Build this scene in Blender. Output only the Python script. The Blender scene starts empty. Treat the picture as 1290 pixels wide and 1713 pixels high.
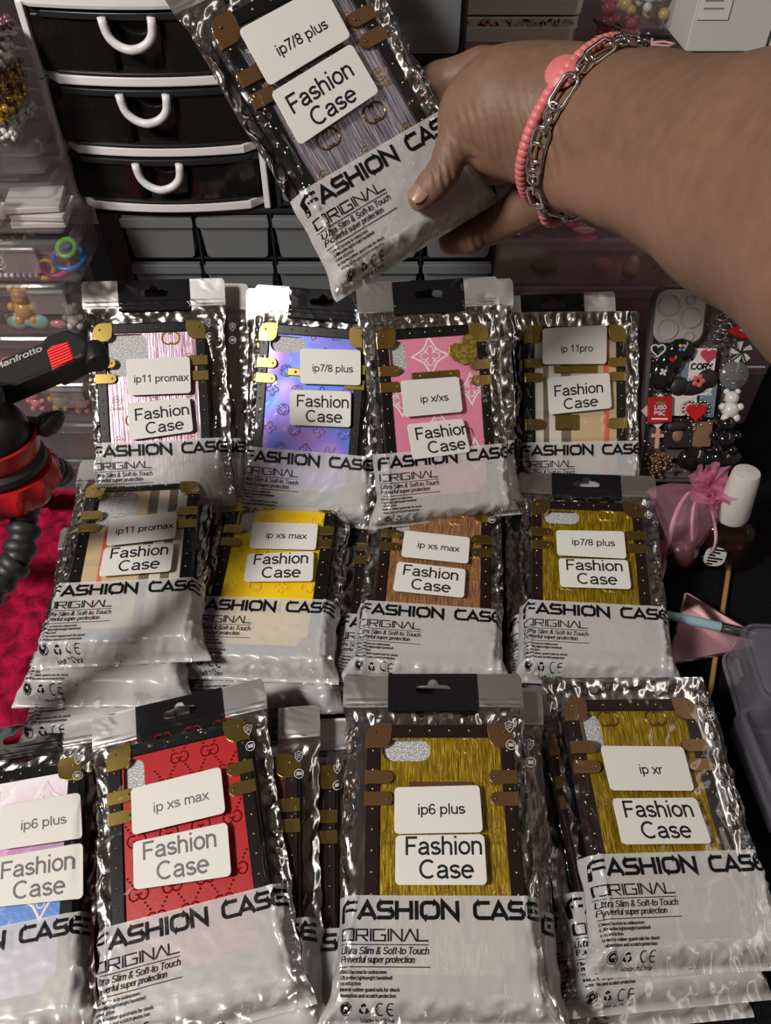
import bpy, math, random
import numpy as np
from mathutils import Matrix, Vector
from mathutils.geometry import delaunay_2d_cdt, tessellate_polygon

PI = math.pi
scene = bpy.context.scene
col = scene.collection

# ------------------------------------------------------------------ camera
F_PX = 1300.0
PITCH = math.radians(46.6)
CAM_POS = np.array([0.0, 0.0, 0.56])
cam_data = bpy.data.cameras.new('camera')
cam_data.sensor_fit = 'VERTICAL'
cam_data.sensor_height = 24.0
cam_data.lens = 24.0 * F_PX / 1713.0
cam_data.clip_start = 0.01
cam_data.clip_end = 30
cam = bpy.data.objects.new('camera', cam_data)
col.objects.link(cam)
cam.location = CAM_POS
cam.rotation_euler = (PI / 2 - PITCH, 0, 0)
scene.camera = cam

# ------------------------------------------------------------------ world, lamps, exposure
world = bpy.data.worlds.new('room_air')
scene.world = world
world.use_nodes = True
world.node_tree.nodes['Background'].inputs[0].default_value = (0.9, 0.85, 0.82, 1)
world.node_tree.nodes['Background'].inputs[1].default_value = 0.05

def area_lamp(name, loc, target, size, power, color, size_y=None):
    l = bpy.data.lights.new(name, 'AREA')
    l.energy = power
    l.color = color
    l.size = size
    if size_y:
        l.shape = 'RECTANGLE'
        l.size_y = size_y
    o = bpy.data.objects.new(name, l)
    col.objects.link(o)
    o.location = loc
    d = Vector(target) - Vector(loc)
    o.rotation_euler = d.to_track_quat('-Z', 'Y').to_euler()
    return o

area_lamp('desk_lamp_light', (-0.78, -0.20, 1.12), (-0.02, 0.34, 0.05), 0.20, 17.0, (1.0, 0.95, 0.90))
for lx_, lw_ in ((-1.20, 5.0), (1.50, 5.5)):  # unseen strips added to draw glints along the foil creases and for fill
    area_lamp('added_glint_strip', (lx_, -0.15, 1.88), (lx_, -0.15, 0.0), 0.14, lw_, (1.0, 0.92, 0.85), 2.4)

scene.view_settings.view_transform = 'Standard'
scene.view_settings.look = 'None'
scene.view_settings.exposure = 0.06
scene.view_settings.gamma = 1.0
scene.view_settings.use_curve_mapping = False
scene.cycles.max_bounces = 10
scene.cycles.diffuse_bounces = 3
scene.cycles.glossy_bounces = 5
scene.cycles.transmission_bounces = 6
scene.cycles.transparent_max_bounces = 32
scene.cycles.caustics_reflective = False
scene.cycles.caustics_refractive = False
scene.cycles.sample_clamp_indirect = 4.0

# ------------------------------------------------------------------ pixel rays -> points on planes of the room
RV = np.array([1.0, 0, 0])
FV = np.array([0, math.cos(PITCH), -math.sin(PITCH)])
UV = np.array([0, math.sin(PITCH), math.cos(PITCH)])
def ray(px, py):
    return FV + RV * (px - 645) / F_PX + UV * (856.5 - py) / F_PX
def on_z(px, py, z):
    d = ray(px, py); return CAM_POS + d * (z - CAM_POS[2]) / d[2]
def on_y(px, py, y):
    d = ray(px, py); return CAM_POS + d * (y - CAM_POS[1]) / d[1]
def at_depth(px, py, dep):
    return CAM_POS + ray(px, py) * dep

# ------------------------------------------------------------------ materials
def new_mat(name):
    m = bpy.data.materials.new(name)
    m.use_nodes = True
    nt = m.node_tree
    for n in list(nt.nodes):
        nt.nodes.remove(n)
    out = nt.nodes.new('ShaderNodeOutputMaterial')
    return m, nt, out

def N(nt, t, **kw):
    n = nt.nodes.new(t)
    for k, v in kw.items():
        if k.startswith('i_'):
            key = k[2:]
            key = int(key) if key.isdigit() else key.replace('_', ' ')
            n.inputs[key].default_value = v
        else:
            setattr(n, k, v)
    return n

def add_bump(nt, bsdf, scale, strength, dist=0.001, detail=3, stretch=None, ridged=False):
    tc = N(nt, 'ShaderNodeTexCoord')
    mp = N(nt, 'ShaderNodeMapping')
    if stretch: mp.inputs['Scale'].default_value = stretch
    nt.links.new(tc.outputs['Object'], mp.inputs[0])
    nz = N(nt, 'ShaderNodeTexNoise')
    nz.inputs['Scale'].default_value = scale
    nz.inputs['Detail'].default_value = detail
    if ridged: nz.noise_type = 'RIDGED_MULTIFRACTAL'; nz.normalize = False; nz.inputs['Distortion'].default_value = 0.6
    nt.links.new(mp.outputs[0], nz.inputs['Vector'])
    b = N(nt, 'ShaderNodeBump')
    b.inputs['Strength'].default_value = strength
    b.inputs['Distance'].default_value = dist
    nt.links.new(nz.outputs['Fac'], b.inputs['Height'])
    if bsdf is not None:
        nt.links.new(b.outputs[0], bsdf.inputs['Normal'])
    return b

def pbr(name, color, rough=0.5, metal=0.0, bump=None, coat=0.0, spec=0.5, emit=None, sheen=0.0, sss=0.0):
    m, nt, out = new_mat(name)
    p = N(nt, 'ShaderNodeBsdfPrincipled')
    p.inputs['Base Color'].default_value = (*color, 1)
    p.inputs['Roughness'].default_value = rough
    p.inputs['Metallic'].default_value = metal
    p.inputs['Coat Weight'].default_value = coat
    p.inputs['Specular IOR Level'].default_value = spec
    if sheen: p.inputs['Sheen Weight'].default_value = sheen
    if sss:
        p.inputs['Subsurface Weight'].default_value = sss
        p.inputs['Subsurface Radius'].default_value = (0.01, 0.004, 0.002)
        p.inputs['Subsurface Scale'].default_value = 0.6
    nt.links.new(p.outputs[0], out.inputs[0])
    if bump: add_bump(nt, p, *bump)
    return m

def clear_film(name, tint=(1, 1, 1), gloss_rough=0.06, haze=0.0, haze_col=(0.8, 0.8, 0.8), ior=1.5, bump=None, gain=1.0):
    """thin clear plastic: sees through, reflects by fresnel, with an optional milky part"""
    m, nt, out = new_mat(name)
    tr = N(nt, 'ShaderNodeBsdfTransparent'); tr.inputs[0].default_value = (*tint, 1)
    gl = N(nt, 'ShaderNodeBsdfGlossy'); gl.inputs['Roughness'].default_value = gloss_rough
    fr = N(nt, 'ShaderNodeFresnel'); fr.inputs['IOR'].default_value = ior
    geo = N(nt, 'ShaderNodeNewGeometry'); io = N(nt, 'ShaderNodeMix', data_type='FLOAT'); io.inputs[2].default_value = ior; io.inputs[3].default_value = 1.0 / ior
    nt.links.new(geo.outputs['Backfacing'], io.inputs[0]); nt.links.new(io.outputs[0], fr.inputs['IOR'])
    fac = fr.outputs[0]
    if gain != 1.0:
        mu = N(nt, 'ShaderNodeMath', operation='MULTIPLY', use_clamp=True); mu.inputs[1].default_value = gain
        nt.links.new(fac, mu.inputs[0]); fac = mu.outputs[0]
    base = tr.outputs[0]
    if haze > 0:
        df = N(nt, 'ShaderNodeBsdfDiffuse'); df.inputs[0].default_value = (*haze_col, 1)
        tl = N(nt, 'ShaderNodeBsdfTranslucent'); tl.inputs[0].default_value = (*haze_col, 1)
        a = N(nt, 'ShaderNodeMixShader'); a.inputs[0].default_value = 0.35
        nt.links.new(df.outputs[0], a.inputs[1]); nt.links.new(tl.outputs[0], a.inputs[2])
        h = N(nt, 'ShaderNodeMixShader'); h.inputs[0].default_value = haze
        nt.links.new(base, h.inputs[1]); nt.links.new(a.outputs[0], h.inputs[2])
        base = h.outputs[0]
    mx = N(nt, 'ShaderNodeMixShader')
    nt.links.new(fac, mx.inputs[0]); nt.links.new(base, mx.inputs[1]); nt.links.new(gl.outputs[0], mx.inputs[2])
    if bump:
        b = add_bump(nt, None, *bump)
        nt.links.new(b.outputs[0], gl.inputs['Normal']); nt.links.new(b.outputs[0], fr.inputs['Normal'])
    nt.links.new(mx.outputs[0], out.inputs[0])
    return m

def ramp_mat(name, stops, scale=(1, 1, 1), nscale=10, detail=2, rough=0.3, metal=0.0, bump=0.0, bump_dist=0.0005, coat=0.0, interp='LINEAR', grad=None, distortion=0.0):
    """noise stretched by `scale` drives a colour ramp (the printed sheet's own colours)"""
    m, nt, out = new_mat(name)
    p = N(nt, 'ShaderNodeBsdfPrincipled')
    p.inputs['Roughness'].default_value = rough
    p.inputs['Metallic'].default_value = metal
    p.inputs['Coat Weight'].default_value = coat
    tc = N(nt, 'ShaderNodeTexCoord')
    mp = N(nt, 'ShaderNodeMapping'); mp.inputs['Scale'].default_value = scale
    nz = N(nt, 'ShaderNodeTexNoise')
    nz.inputs['Scale'].default_value = nscale; nz.inputs['Detail'].default_value = detail
    nz.inputs['Distortion'].default_value = distortion
    nt.links.new(tc.outputs['Object'], mp.inputs[0]); nt.links.new(mp.outputs[0], nz.inputs['Vector'])
    fac = nz.outputs['Fac']
    cr = N(nt, 'ShaderNodeValToRGB')
    cr.color_ramp.interpolation = interp
    e = cr.color_ramp.elements
    while len(e) < len(stops): e.new(0.5)
    for el, (pos, c) in zip(e, stops):
        el.position = pos; el.color = (*c, 1)
    nt.links.new(fac, cr.inputs[0])
    nt.links.new(cr.outputs[0], p.inputs['Base Color'])
    if bump:
        b = N(nt, 'ShaderNodeBump'); b.inputs['Strength'].default_value = bump; b.inputs['Distance'].default_value = bump_dist
        nt.links.new(nz.outputs['Fac'], b.inputs['Height']); nt.links.new(b.outputs[0], p.inputs['Normal'])
    nt.links.new(p.outputs[0], out.inputs[0])
    return m

def tartan_mat(name, vstripes, hstripes, base, flip=False):
    """woven check: coloured bands along u and v, overlaid as a diagonal twill"""
    m, nt, out = new_mat(name)
    p = N(nt, 'ShaderNodeBsdfPrincipled'); p.inputs['Roughness'].default_value = 0.45; p.inputs['Coat Weight'].default_value = 0.15
    tc = N(nt, 'ShaderNodeTexCoord')
    sp = N(nt, 'ShaderNodeSeparateXYZ'); nt.links.new(tc.outputs['Object'], sp.inputs[0])
    def bands(axis, stripes, period):
        a = N(nt, 'ShaderNodeMath', operation='DIVIDE'); a.inputs[1].default_value = period
        nt.links.new(sp.outputs[axis], a.inputs[0])
        fr = N(nt, 'ShaderNodeMath', operation='FRACT'); nt.links.new(a.outputs[0], fr.inputs[0])
        cr = N(nt, 'ShaderNodeValToRGB'); cr.color_ramp.interpolation = 'CONSTANT'
        e = cr.color_ramp.elements
        while len(e) < len(stripes): e.new(0.5)
        for el, (pos, c) in zip(e, stripes):
            el.position = pos; el.color = (*c, 1)
        nt.links.new(fr.outputs[0], cr.inputs[0])
        return cr
    cu = bands(0, vstripes[1], vstripes[0]); cv = bands(1, hstripes[1], hstripes[0])
    s = N(nt, 'ShaderNodeMath', operation='ADD'); nt.links.new(sp.outputs[0], s.inputs[0]); nt.links.new(sp.outputs[1], s.inputs[1])
    d = N(nt, 'ShaderNodeMath', operation='DIVIDE'); d.inputs[1].default_value = 0.0017; nt.links.new(s.outputs[0], d.inputs[0])
    f = N(nt, 'ShaderNodeMath', operation='FRACT'); nt.links.new(d.outputs[0], f.inputs[0])
    g = N(nt, 'ShaderNodeMath', operation='GREATER_THAN'); g.inputs[1].default_value = 0.70; nt.links.new(f.outputs[0], g.inputs[0])
    mix = N(nt, 'ShaderNodeMix', data_type='RGBA')
    nt.links.new(g.outputs[0], mix.inputs[0]); nt.links.new(cu.outputs[0], mix.inputs[6]); nt.links.new(cv.outputs[0], mix.inputs[7])
    nt.links.new(mix.outputs[2], p.inputs['Base Color'])
    nt.links.new(p.outputs[0], out.inputs[0])
    return m

M = {}
M['foil'] = pbr('silver_foil', (0.66, 0.65, 0.64), 0.17, 1.0, bump=(38, 0.9, 0.0012, 2.0, (1.6, .5, 1), True))
M['foil_header'] = pbr('silver_foil_header', (0.70, 0.69, 0.68), 0.36, 1.0, bump=(16, 0.35, 0.0009, 1.5, (1.3, 1, 1), True))
M['film'] = clear_film('clear_pouch_film', gloss_rough=0.07, haze=0.0, ior=1.42, bump=(24, 0.55, 0.0011, 1.5, (1.4, .6, 1), True), gain=1.0)
M['ink_black'] = pbr('black_ink', (0.006, 0.006, 0.007), 0.45, spec=0.12)
M['ink_white'] = pbr('white_ink', (0.75, 0.75, 0.75), 0.4)
M['tab_black'] = pbr('glossy_black_tab', (0.010, 0.010, 0.011), 0.16, bump=(18, 0.25, 0.0007, 1.5, None, True))
M['sticker'] = pbr('white_paper_sticker', (0.70, 0.675, 0.63), 0.55, bump=(25, 0.12, 0.001, 2))
M['sticker_ink'] = pbr('sticker_ink', (0.014, 0.014, 0.017), 0.55, spec=0.15)
M['sticker_ink_glare'] = pbr('glare_greyed_sticker_ink', (0.12, 0.12, 0.12), 0.5)  # black ink greyed: reflection of the pouch film put into its colour
M['frame_black'] = pbr('black_leatherette', (0.007, 0.0065, 0.007), 0.30, bump=(900, 0.15, 0.0002, 2), spec=0.3)
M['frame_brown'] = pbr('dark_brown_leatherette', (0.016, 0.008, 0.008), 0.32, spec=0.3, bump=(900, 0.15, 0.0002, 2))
M['gold'] = pbr('polished_gold', (0.55, 0.40, 0.11), 0.20, 0.95)
M['gold_soft'] = pbr('gold_relief', (0.66, 0.48, 0.12), 0.30, 0.7)
M['bronze'] = pbr('bronze_leather_gold', (0.20, 0.105, 0.045), 0.30, 0.6)

# white printed band of the pouch: mostly opaque, a little of the case shows through
def band_mat():
    m, nt, out = new_mat('white_printed_film')
    p = N(nt, 'ShaderNodeBsdfPrincipled')
    p.inputs['Base Color'].default_value = (0.71, 0.70, 0.70, 1); p.inputs['Roughness'].default_value = 0.30
    p.inputs['Coat Weight'].default_value = 0.4; p.inputs['Coat Roughness'].default_value = 0.08
    add_bump(nt, p, 18, 0.25, 0.0010, 1.5, None, True)
    tr = N(nt, 'ShaderNodeBsdfTransparent')
    mx = N(nt, 'ShaderNodeMixShader'); mx.inputs[0].default_value = 0.60
    nt.links.new(tr.outputs[0], mx.inputs[1]); nt.links.new(p.outputs[0], mx.inputs[2]); nt.links.new(mx.outputs[0], out.inputs[0])
    return m
M['band'] = band_mat()

gold_stops = [(0.30, (0.055, 0.030, 0.0005)), (0.42, (0.20, 0.118, 0.001)), (0.50, (0.34, 0.215, 0.0015)), (0.57, (0.30, 0.225, 0.002)), (0.63, (0.62, 0.43, 0.006)), (0.655, (0.80, 0.24, 0.03)), (0.69, (1.0, 0.82, 0.14)), (0.76, (0.38, 0.55, 0.04))]
M['foam'] = ramp_mat('sparkly_grey_foam', [(0.35, (0.26, 0.26, 0.27)), (0.55, (0.48, 0.48, 0.49)), (0.68, (0.95, 0.95, 0.95))], (1, 1, 1), 1100, 1, 0.4, 0.0, 0.8, 0.0005)
M['holo_gold'] = ramp_mat('brushed_holographic_gold', gold_stops, (44, 1.7, 1), 60, 2.0, 0.28, 0.45, 0.8, 0.0005, 0.3)
lil_stops = [(0.28, (0.05, 0.04, 0.05)), (0.42, (0.15, 0.125, 0.165)), (0.50, (0.27, 0.225, 0.29)), (0.57, (0.44, 0.38, 0.52)), (0.62, (0.58, 0.48, 0.40)), (0.66, (0.28, 0.48, 0.52)), (0.72, (0.85, 0.72, 0.75))]
M['holo_lilac'] = ramp_mat('brushed_holographic_lilac', lil_stops, (36, .8, 1), 60, 2.5, 0.28, 0.5, 0.8, 0.0005, 0.3)
pk_stops = [(0.28, (0.18, 0.09, 0.13)), (0.42, (0.36, 0.20, 0.28)), (0.52, (0.50, 0.31, 0.40)), (0.60, (0.60, 0.42, 0.40)), (0.68, (0.45, 0.38, 0.80)), (0.76, (0.85, 0.72, 0.40))]
M['holo_pink'] = ramp_mat('brushed_holographic_pink', pk_stops, (18, 0.5, 1), 50, 2.5, 0.30, 0.4, 0.6, 0.0005, 0.2)
cop_stops = [(0.28, (0.10, 0.035, 0.025)), (0.42, (0.30, 0.12, 0.075)), (0.50, (0.45, 0.20, 0.11)), (0.57, (0.55, 0.32, 0.05)), (0.63, (0.65, 0.25, 0.22)), (0.70, (0.85, 0.60, 0.12)), (0.78, (0.60, 0.65, 0.2))]
M['holo_copper'] = ramp_mat('brushed_holographic_copper', cop_stops, (44, 1.7, 1), 60, 2.5, 0.28, 0.45, 0.8, 0.0005, 0.3)
iri_stops = [(0.30, (0.10, 0.28, 0.80)), (0.42, (0.16, 0.22, 0.80)), (0.50, (0.28, 0.22, 0.82)), (0.58, (0.42, 0.26, 0.82)), (0.68, (0.55, 0.30, 0.75)), (0.8, (0.2, 0.4, 0.85))]
M['iridescent'] = ramp_mat('iridescent_blue_violet', iri_stops, (1, 1, 1), 22, 1, 0.25, 0.2, 0.4, 0.002, 0.6, distortion=0.6)
M['iri_relief'] = ramp_mat('iridescent_relief', [(0.35, (0.45, 0.38, 0.85)), (0.55, (0.72, 0.52, 0.62)), (0.7, (0.75, 0.65, 0.30))], (1, 1, 1), 120, 1, 0.18, 0.6)
M['yellow'] = ramp_mat('glossy_yellow', [(0.35, (0.86, 0.50, 0.004)), (0.65, (0.93, 0.68, 0.02))], (1, 1, 1), 30, 1, 0.22, 0.0, 0.15, 0.001, 0.6)
M['yellow_relief'] = pbr('glossy_yellow_relief', (0.92, 0.66, 0.05), 0.15, 0.1, coat=0.6)
M['pink_leather'] = pbr('pink_grained_leather', (0.74, 0.24, 0.36), 0.42, bump=(420, 0.5, 0.0004, 2))
M['blush_white'] = pbr('blush_white_print', (0.85, 0.68, 0.70), 0.45, bump=(420, 0.5, 0.0004, 2))
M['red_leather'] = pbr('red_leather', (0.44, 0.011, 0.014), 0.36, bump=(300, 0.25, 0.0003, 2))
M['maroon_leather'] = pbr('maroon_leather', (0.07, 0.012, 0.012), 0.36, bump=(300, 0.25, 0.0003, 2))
M['red_emboss'] = pbr('embossed_red_leather', (0.20, 0.004, 0.006), 0.36)
blk, wht, tan, red, gry = (0.02, 0.02, 0.022), (0.72, 0.68, 0.64), (0.58, 0.43, 0.24), (0.70, 0.03, 0.02), (0.33, 0.27, 0.20)
M['tartan'] = tartan_mat('beige_tartan', (0.094, [(0.0, tan), (0.275, red), (0.332, tan), (0.50, wht), (0.677, blk), (0.733, wht), (0.855, blk), (0.952, tan)]),
                         (0.026, [(0.0, tan), (0.5, gry), (0.75, tan)]), tan)
M['tartan_a'] = tartan_mat('beige_tartan_red_line', (0.2, [(0.0, tan), (0.03, blk), (0.07, wht), (0.11, blk), (0.145, wht), (0.30, tan), (0.868, red), (0.888, tan)]), (0.026, [(0.0, tan), (0.5, gry), (0.75, tan)]), tan)

def split_leather():
    m, nt, out = new_mat('pink_to_blue_leather')
    p = N(nt, 'ShaderNodeBsdfPrincipled'); p.inputs['Roughness'].default_value = 0.35; p.inputs['Coat Weight'].default_value = 0.2
    tc = N(nt, 'ShaderNodeTexCoord'); sp = N(nt, 'ShaderNodeSeparateXYZ'); nt.links.new(tc.outputs['Object'], sp.inputs[0])
    mr = N(nt, 'ShaderNodeMapRange'); mr.inputs[1].default_value = 0.0; mr.inputs[2].default_value = 0.15
    nt.links.new(sp.outputs[1], mr.inputs[0])
    cr = N(nt, 'ShaderNodeValToRGB'); e = cr.color_ramp.elements
    for pos, c in [(0.0, (0.72, 0.55, 0.70)), (0.28, (0.60, 0.52, 0.72)), (0.34, (0.12, 0.26, 0.62)), (0.55, (0.12, 0.25, 0.6)), (0.62, (0.62, 0.30, 0.50)), (1.0, (0.72, 0.30, 0.50))][2:]:
        el = e.new(pos); el.color = (*c, 1)
    e[0].position = 0.0; e[0].color = (0.72, 0.52, 0.68, 1)
    el = e[-1]; el.position = 1.0; el.color = (0.72, 0.30, 0.50, 1)
    nt.links.new(mr.outputs[0], cr.inputs[0]); nt.links.new(cr.outputs[0], p.inputs['Base Color'])
    add_bump(nt, p, 420, 0.5, 0.0004, 2)
    nt.links.new(p.outputs[0], out.inputs[0])
    return m
M['split_leather'] = split_leather()

def skin_mat():
    m, nt, out = new_mat('brown_skin')
    p = N(nt, 'ShaderNodeBsdfPrincipled')
    p.inputs['Roughness'].default_value = 0.55
    p.inputs['Specular IOR Level'].default_value = 0.35
    p.inputs['Subsurface Weight'].default_value = 0.12
    p.inputs['Subsurface Radius'].default_value = (0.008, 0.003, 0.0015)
    p.inputs['Subsurface Scale'].default_value = 0.5
    tc = N(nt, 'ShaderNodeTexCoord')
    nz = N(nt, 'ShaderNodeTexNoise'); nz.inputs['Scale'].default_value = 120; nz.inputs['Detail'].default_value = 5
    nt.links.new(tc.outputs['Object'], nz.inputs['Vector'])
    cr = N(nt, 'ShaderNodeValToRGB')
    cr.color_ramp.elements[0].position = 0.3; cr.color_ramp.elements[0].color = (0.170, 0.093, 0.056, 1)
    cr.color_ramp.elements[1].position = 0.7; cr.color_ramp.elements[1].color = (0.205, 0.117, 0.074, 1)
    nt.links.new(nz.outputs['Fac'], cr.inputs[0])
    # palm side of the hand is lighter: painted per vertex by anatomy (attribute written by the hand builder)
    at = N(nt, 'ShaderNodeAttribute', attribute_name='palm')
    mx = N(nt, 'ShaderNodeMix', data_type='RGBA'); mx.inputs[7].default_value = (0.42, 0.22, 0.15, 1)
    nt.links.new(at.outputs['Fac'], mx.inputs[0]); nt.links.new(cr.outputs[0], mx.inputs[6])
    nt.links.new(mx.outputs[2], p.inputs['Base Color'])
    n2 = N(nt, 'ShaderNodeTexNoise'); n2.inputs['Scale'].default_value = 420; n2.inputs['Detail'].default_value = 3
    nt.links.new(tc.outputs['Object'], n2.inputs['Vector'])
    wv = N(nt, 'ShaderNodeTexWave'); wv.inputs['Scale'].default_value = 62; wv.inputs['Distortion'].default_value = 3.0; wv.inputs['Detail'].default_value = 2; wv.inputs['Detail Scale'].default_value = 0.6
    wm = N(nt, 'ShaderNodeMapping'); wm.inputs['Rotation'].default_value = (0, 0.35, 0); nt.links.new(tc.outputs['Object'], wm.inputs[0]); nt.links.new(wm.outputs[0], wv.inputs['Vector'])
    ca = N(nt, 'ShaderNodeAttribute', attribute_name='crease'); cm = N(nt, 'ShaderNodeMath', operation='MULTIPLY'); nt.links.new(wv.outputs['Fac'], cm.inputs[0]); nt.links.new(ca.outputs['Fac'], cm.inputs[1])
    wb = N(nt, 'ShaderNodeBump'); wb.inputs['Strength'].default_value = 0.9; wb.inputs['Distance'].default_value = 0.0016; nt.links.new(cm.outputs[0], wb.inputs['Height'])
    b = N(nt, 'ShaderNodeBump'); nt.links.new(wb.outputs[0], b.inputs['Normal']); b.inputs['Strength'].default_value = 0.30; b.inputs['Distance'].default_value = 0.0006
    nt.links.new(n2.outputs['Fac'], b.inputs['Height']); nt.links.new(b.outputs[0], p.inputs['Normal'])
    nt.links.new(p.outputs[0], out.inputs[0])
    return m
M['skin'] = skin_mat()
M['nail'] = pbr('fingernail', (0.30, 0.16, 0.12), 0.28, coat=0.5)

M['white_plastic'] = pbr('white_plastic', (0.72, 0.70, 0.70), 0.28)
M['smoke_black'] = clear_film('smoky_black_plastic', (0.05, 0.05, 0.05), 0.05, haze=0.6, haze_col=(0.020, 0.018, 0.016), ior=1.5)
M['black_plastic'] = pbr('black_plastic', (0.012, 0.012, 0.013), 0.38)
M['black_rubber'] = pbr('black_rubber', (0.014, 0.014, 0.015), 0.5, bump=(700, 0.2, 0.0003, 2))
M['red_plastic'] = pbr('red_plastic', (0.40, 0.010, 0.012), 0.32)
M['red_rubber'] = pbr('red_rubber_pad', (0.72, 0.03, 0.02), 0.45)
M['frosted'] = clear_film('frosted_drawer_plastic', (0.72, 0.74, 0.75), 0.18, haze=0.36, haze_col=(0.46, 0.48, 0.49), ior=1.4)
M['clear_box'] = clear_film('clear_box_plastic', (0.97, 0.965, 0.965), 0.06, haze=0.055, haze_col=(0.8, 0.78, 0.78), ior=1.45)
M['clear_pink'] = clear_film('pinkish_clear_plastic', (0.98, 0.94, 0.95), 0.08, haze=0.13, haze_col=(0.92, 0.74, 0.78), ior=1.45)
M['clear_lid'] = clear_film('cloudy_lid_plastic', (0.88, 0.88, 0.92), 0.10, haze=0.20, haze_col=(0.50, 0.49, 0.56), ior=1.45)
M['latch'] = clear_film('latch_plastic', (0.85, 0.85, 0.86), 0.1, haze=0.25, haze_col=(0.62, 0.60, 0.60), ior=1.45)
M['tin'] = pbr('brushed_tin', (0.80, 0.79, 0.76), 0.42, 1.0, bump=(90, 0.15, 0.0006, 2, (1, 1, 12)))
M['silver'] = pbr('silver_metal', (0.66, 0.65, 0.63), 0.16, 1.0)
M['paper'] = pbr('white_paper', (0.72, 0.70, 0.68), 0.6)
M['card_white'] = pbr('white_carton', (0.66, 0.60, 0.58), 0.55)
M['pink_bead'] = pbr('coral_pink_bead', (0.62, 0.17, 0.17), 0.42)
M['pink_cord'] = pbr('pink_cord', (0.80, 0.45, 0.52), 0.5)
def col_mat(name, c, rough=0.35, metal=0.0, coat=0.0): 
    if name not in M: M[name] = pbr(name, c, rough, metal, coat=coat)
    return M[name]

def velvet(name, c1, c2, scale, sheen, bstr):
    m, nt, out = new_mat(name)
    p = N(nt, 'ShaderNodeBsdfPrincipled'); p.inputs['Roughness'].default_value = 0.85
    p.inputs['Specular IOR Level'].default_value = 0.15
    p.inputs['Sheen Weight'].default_value = sheen; p.inputs['Sheen Tint'].default_value = (*[min(1, x * 2 + 0.02) for x in c2], 1)
    tc = N(nt, 'ShaderNodeTexCoord'); nz = N(nt, 'ShaderNodeTexNoise')
    nz.inputs['Scale'].default_value = scale; nz.inputs['Detail'].default_value = 5; nz.inputs['Distortion'].default_value = 0.7
    nt.links.new(tc.outputs['Object'], nz.inputs['Vector'])
    cr = N(nt, 'ShaderNodeValToRGB')
    cr.color_ramp.elements[0].position = 0.35; cr.color_ramp.elements[0].color = (*c1, 1)
    cr.color_ramp.elements[1].position = 0.68; cr.color_ramp.elements[1].color = (*c2, 1)
    nt.links.new(nz.outputs['Fac'], cr.inputs[0]); nt.links.new(cr.outputs[0], p.inputs['Base Color'])
    b = N(nt, 'ShaderNodeBump'); b.inputs['Strength'].default_value = bstr; b.inputs['Distance'].default_value = 0.004
    nt.links.new(nz.outputs['Fac'], b.inputs['Height']); nt.links.new(b.outputs[0], p.inputs['Normal'])
    nt.links.new(p.outputs[0], out.inputs[0])
    return m
M['crimson_velvet'] = velvet('crimson_crushed_velvet', (0.10, 0.0008, 0.008), (0.48, 0.006, 0.055), 70, 0.5, 0.8)
M['black_cloth'] = velvet('black_cloth', (0.002, 0.002, 0.0025), (0.008, 0.0075, 0.009), 500, 0.06, 0.5)

# ------------------------------------------------------------------ mesh tools
class MB:
    def __init__(s): s.v = []; s.f = []; s.n = 0
    def add(s, V, Fc):
        V = np.asarray(V, float).reshape(-1, 3)
        s.v.append(V); o = s.n
        s.f += [tuple(int(i) + o for i in f) for f in Fc]
        s.n += len(V)
    def verts(s): return np.concatenate(s.v) if s.v else np.zeros((0, 3))
    def xform(s, Mx):
        Mx = np.array(Mx); s.v = [v @ Mx[:3, :3].T + Mx[:3, 3] for v in s.v]; return s
    def mesh(s, name, mat, smooth=False):
        me = bpy.data.meshes.new(name)
        me.from_pydata(s.verts().tolist(), [], s.f)
        if mat is not None: me.materials.append(mat)
        if smooth: me.shade_smooth()
        me.update()
        return me
    def build(s, name, mat, parent=None, smooth=False, bevel=0, sharp=None):
        me = s.mesh(name, mat, smooth)
        if smooth and sharp is not None: me.set_sharp_from_angle(angle=math.radians(sharp))
        o = bpy.data.objects.new(name, me)
        col.objects.link(o)
        if parent is not None: o.parent = parent
        if bevel:
            b = o.modifiers.new('soft_edges', 'BEVEL'); b.width = bevel; b.segments = 2; b.limit_method = 'ANGLE'; b.angle_limit = math.radians(40)
        return o

def tag(o, label=None, cat=None, group=None, kind=None):
    if label: o['label'] = label
    if cat: o['category'] = cat
    if group: o['group'] = group
    if kind: o['kind'] = kind
    return o
def empty(name, mx=None, label=None, cat=None, group=None):
    o = bpy.data.objects.new(name, None); col.objects.link(o)
    o.empty_display_size = 0.01
    if mx is not None: o.matrix_world = Matrix(np.array(mx).tolist())
    tag(o, label, cat, group)
    return o
def mx_at(loc, rz=0.0, rx=0.0, ry=0.0):
    cz, sz = math.cos(rz), math.sin(rz); cx, sx = math.cos(rx), math.sin(rx); cy, sy = math.cos(ry), math.sin(ry)
    Z = np.array([[cz, -sz, 0], [sz, cz, 0], [0, 0, 1]]); X = np.array([[1, 0, 0], [0, cx, -sx], [0, sx, cx]]); Y = np.array([[cy, 0, sy], [0, 1, 0], [-sy, 0, cy]])
    m = np.eye(4); m[:3, :3] = Z @ X @ Y; m[:3, 3] = loc
    return m

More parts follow.
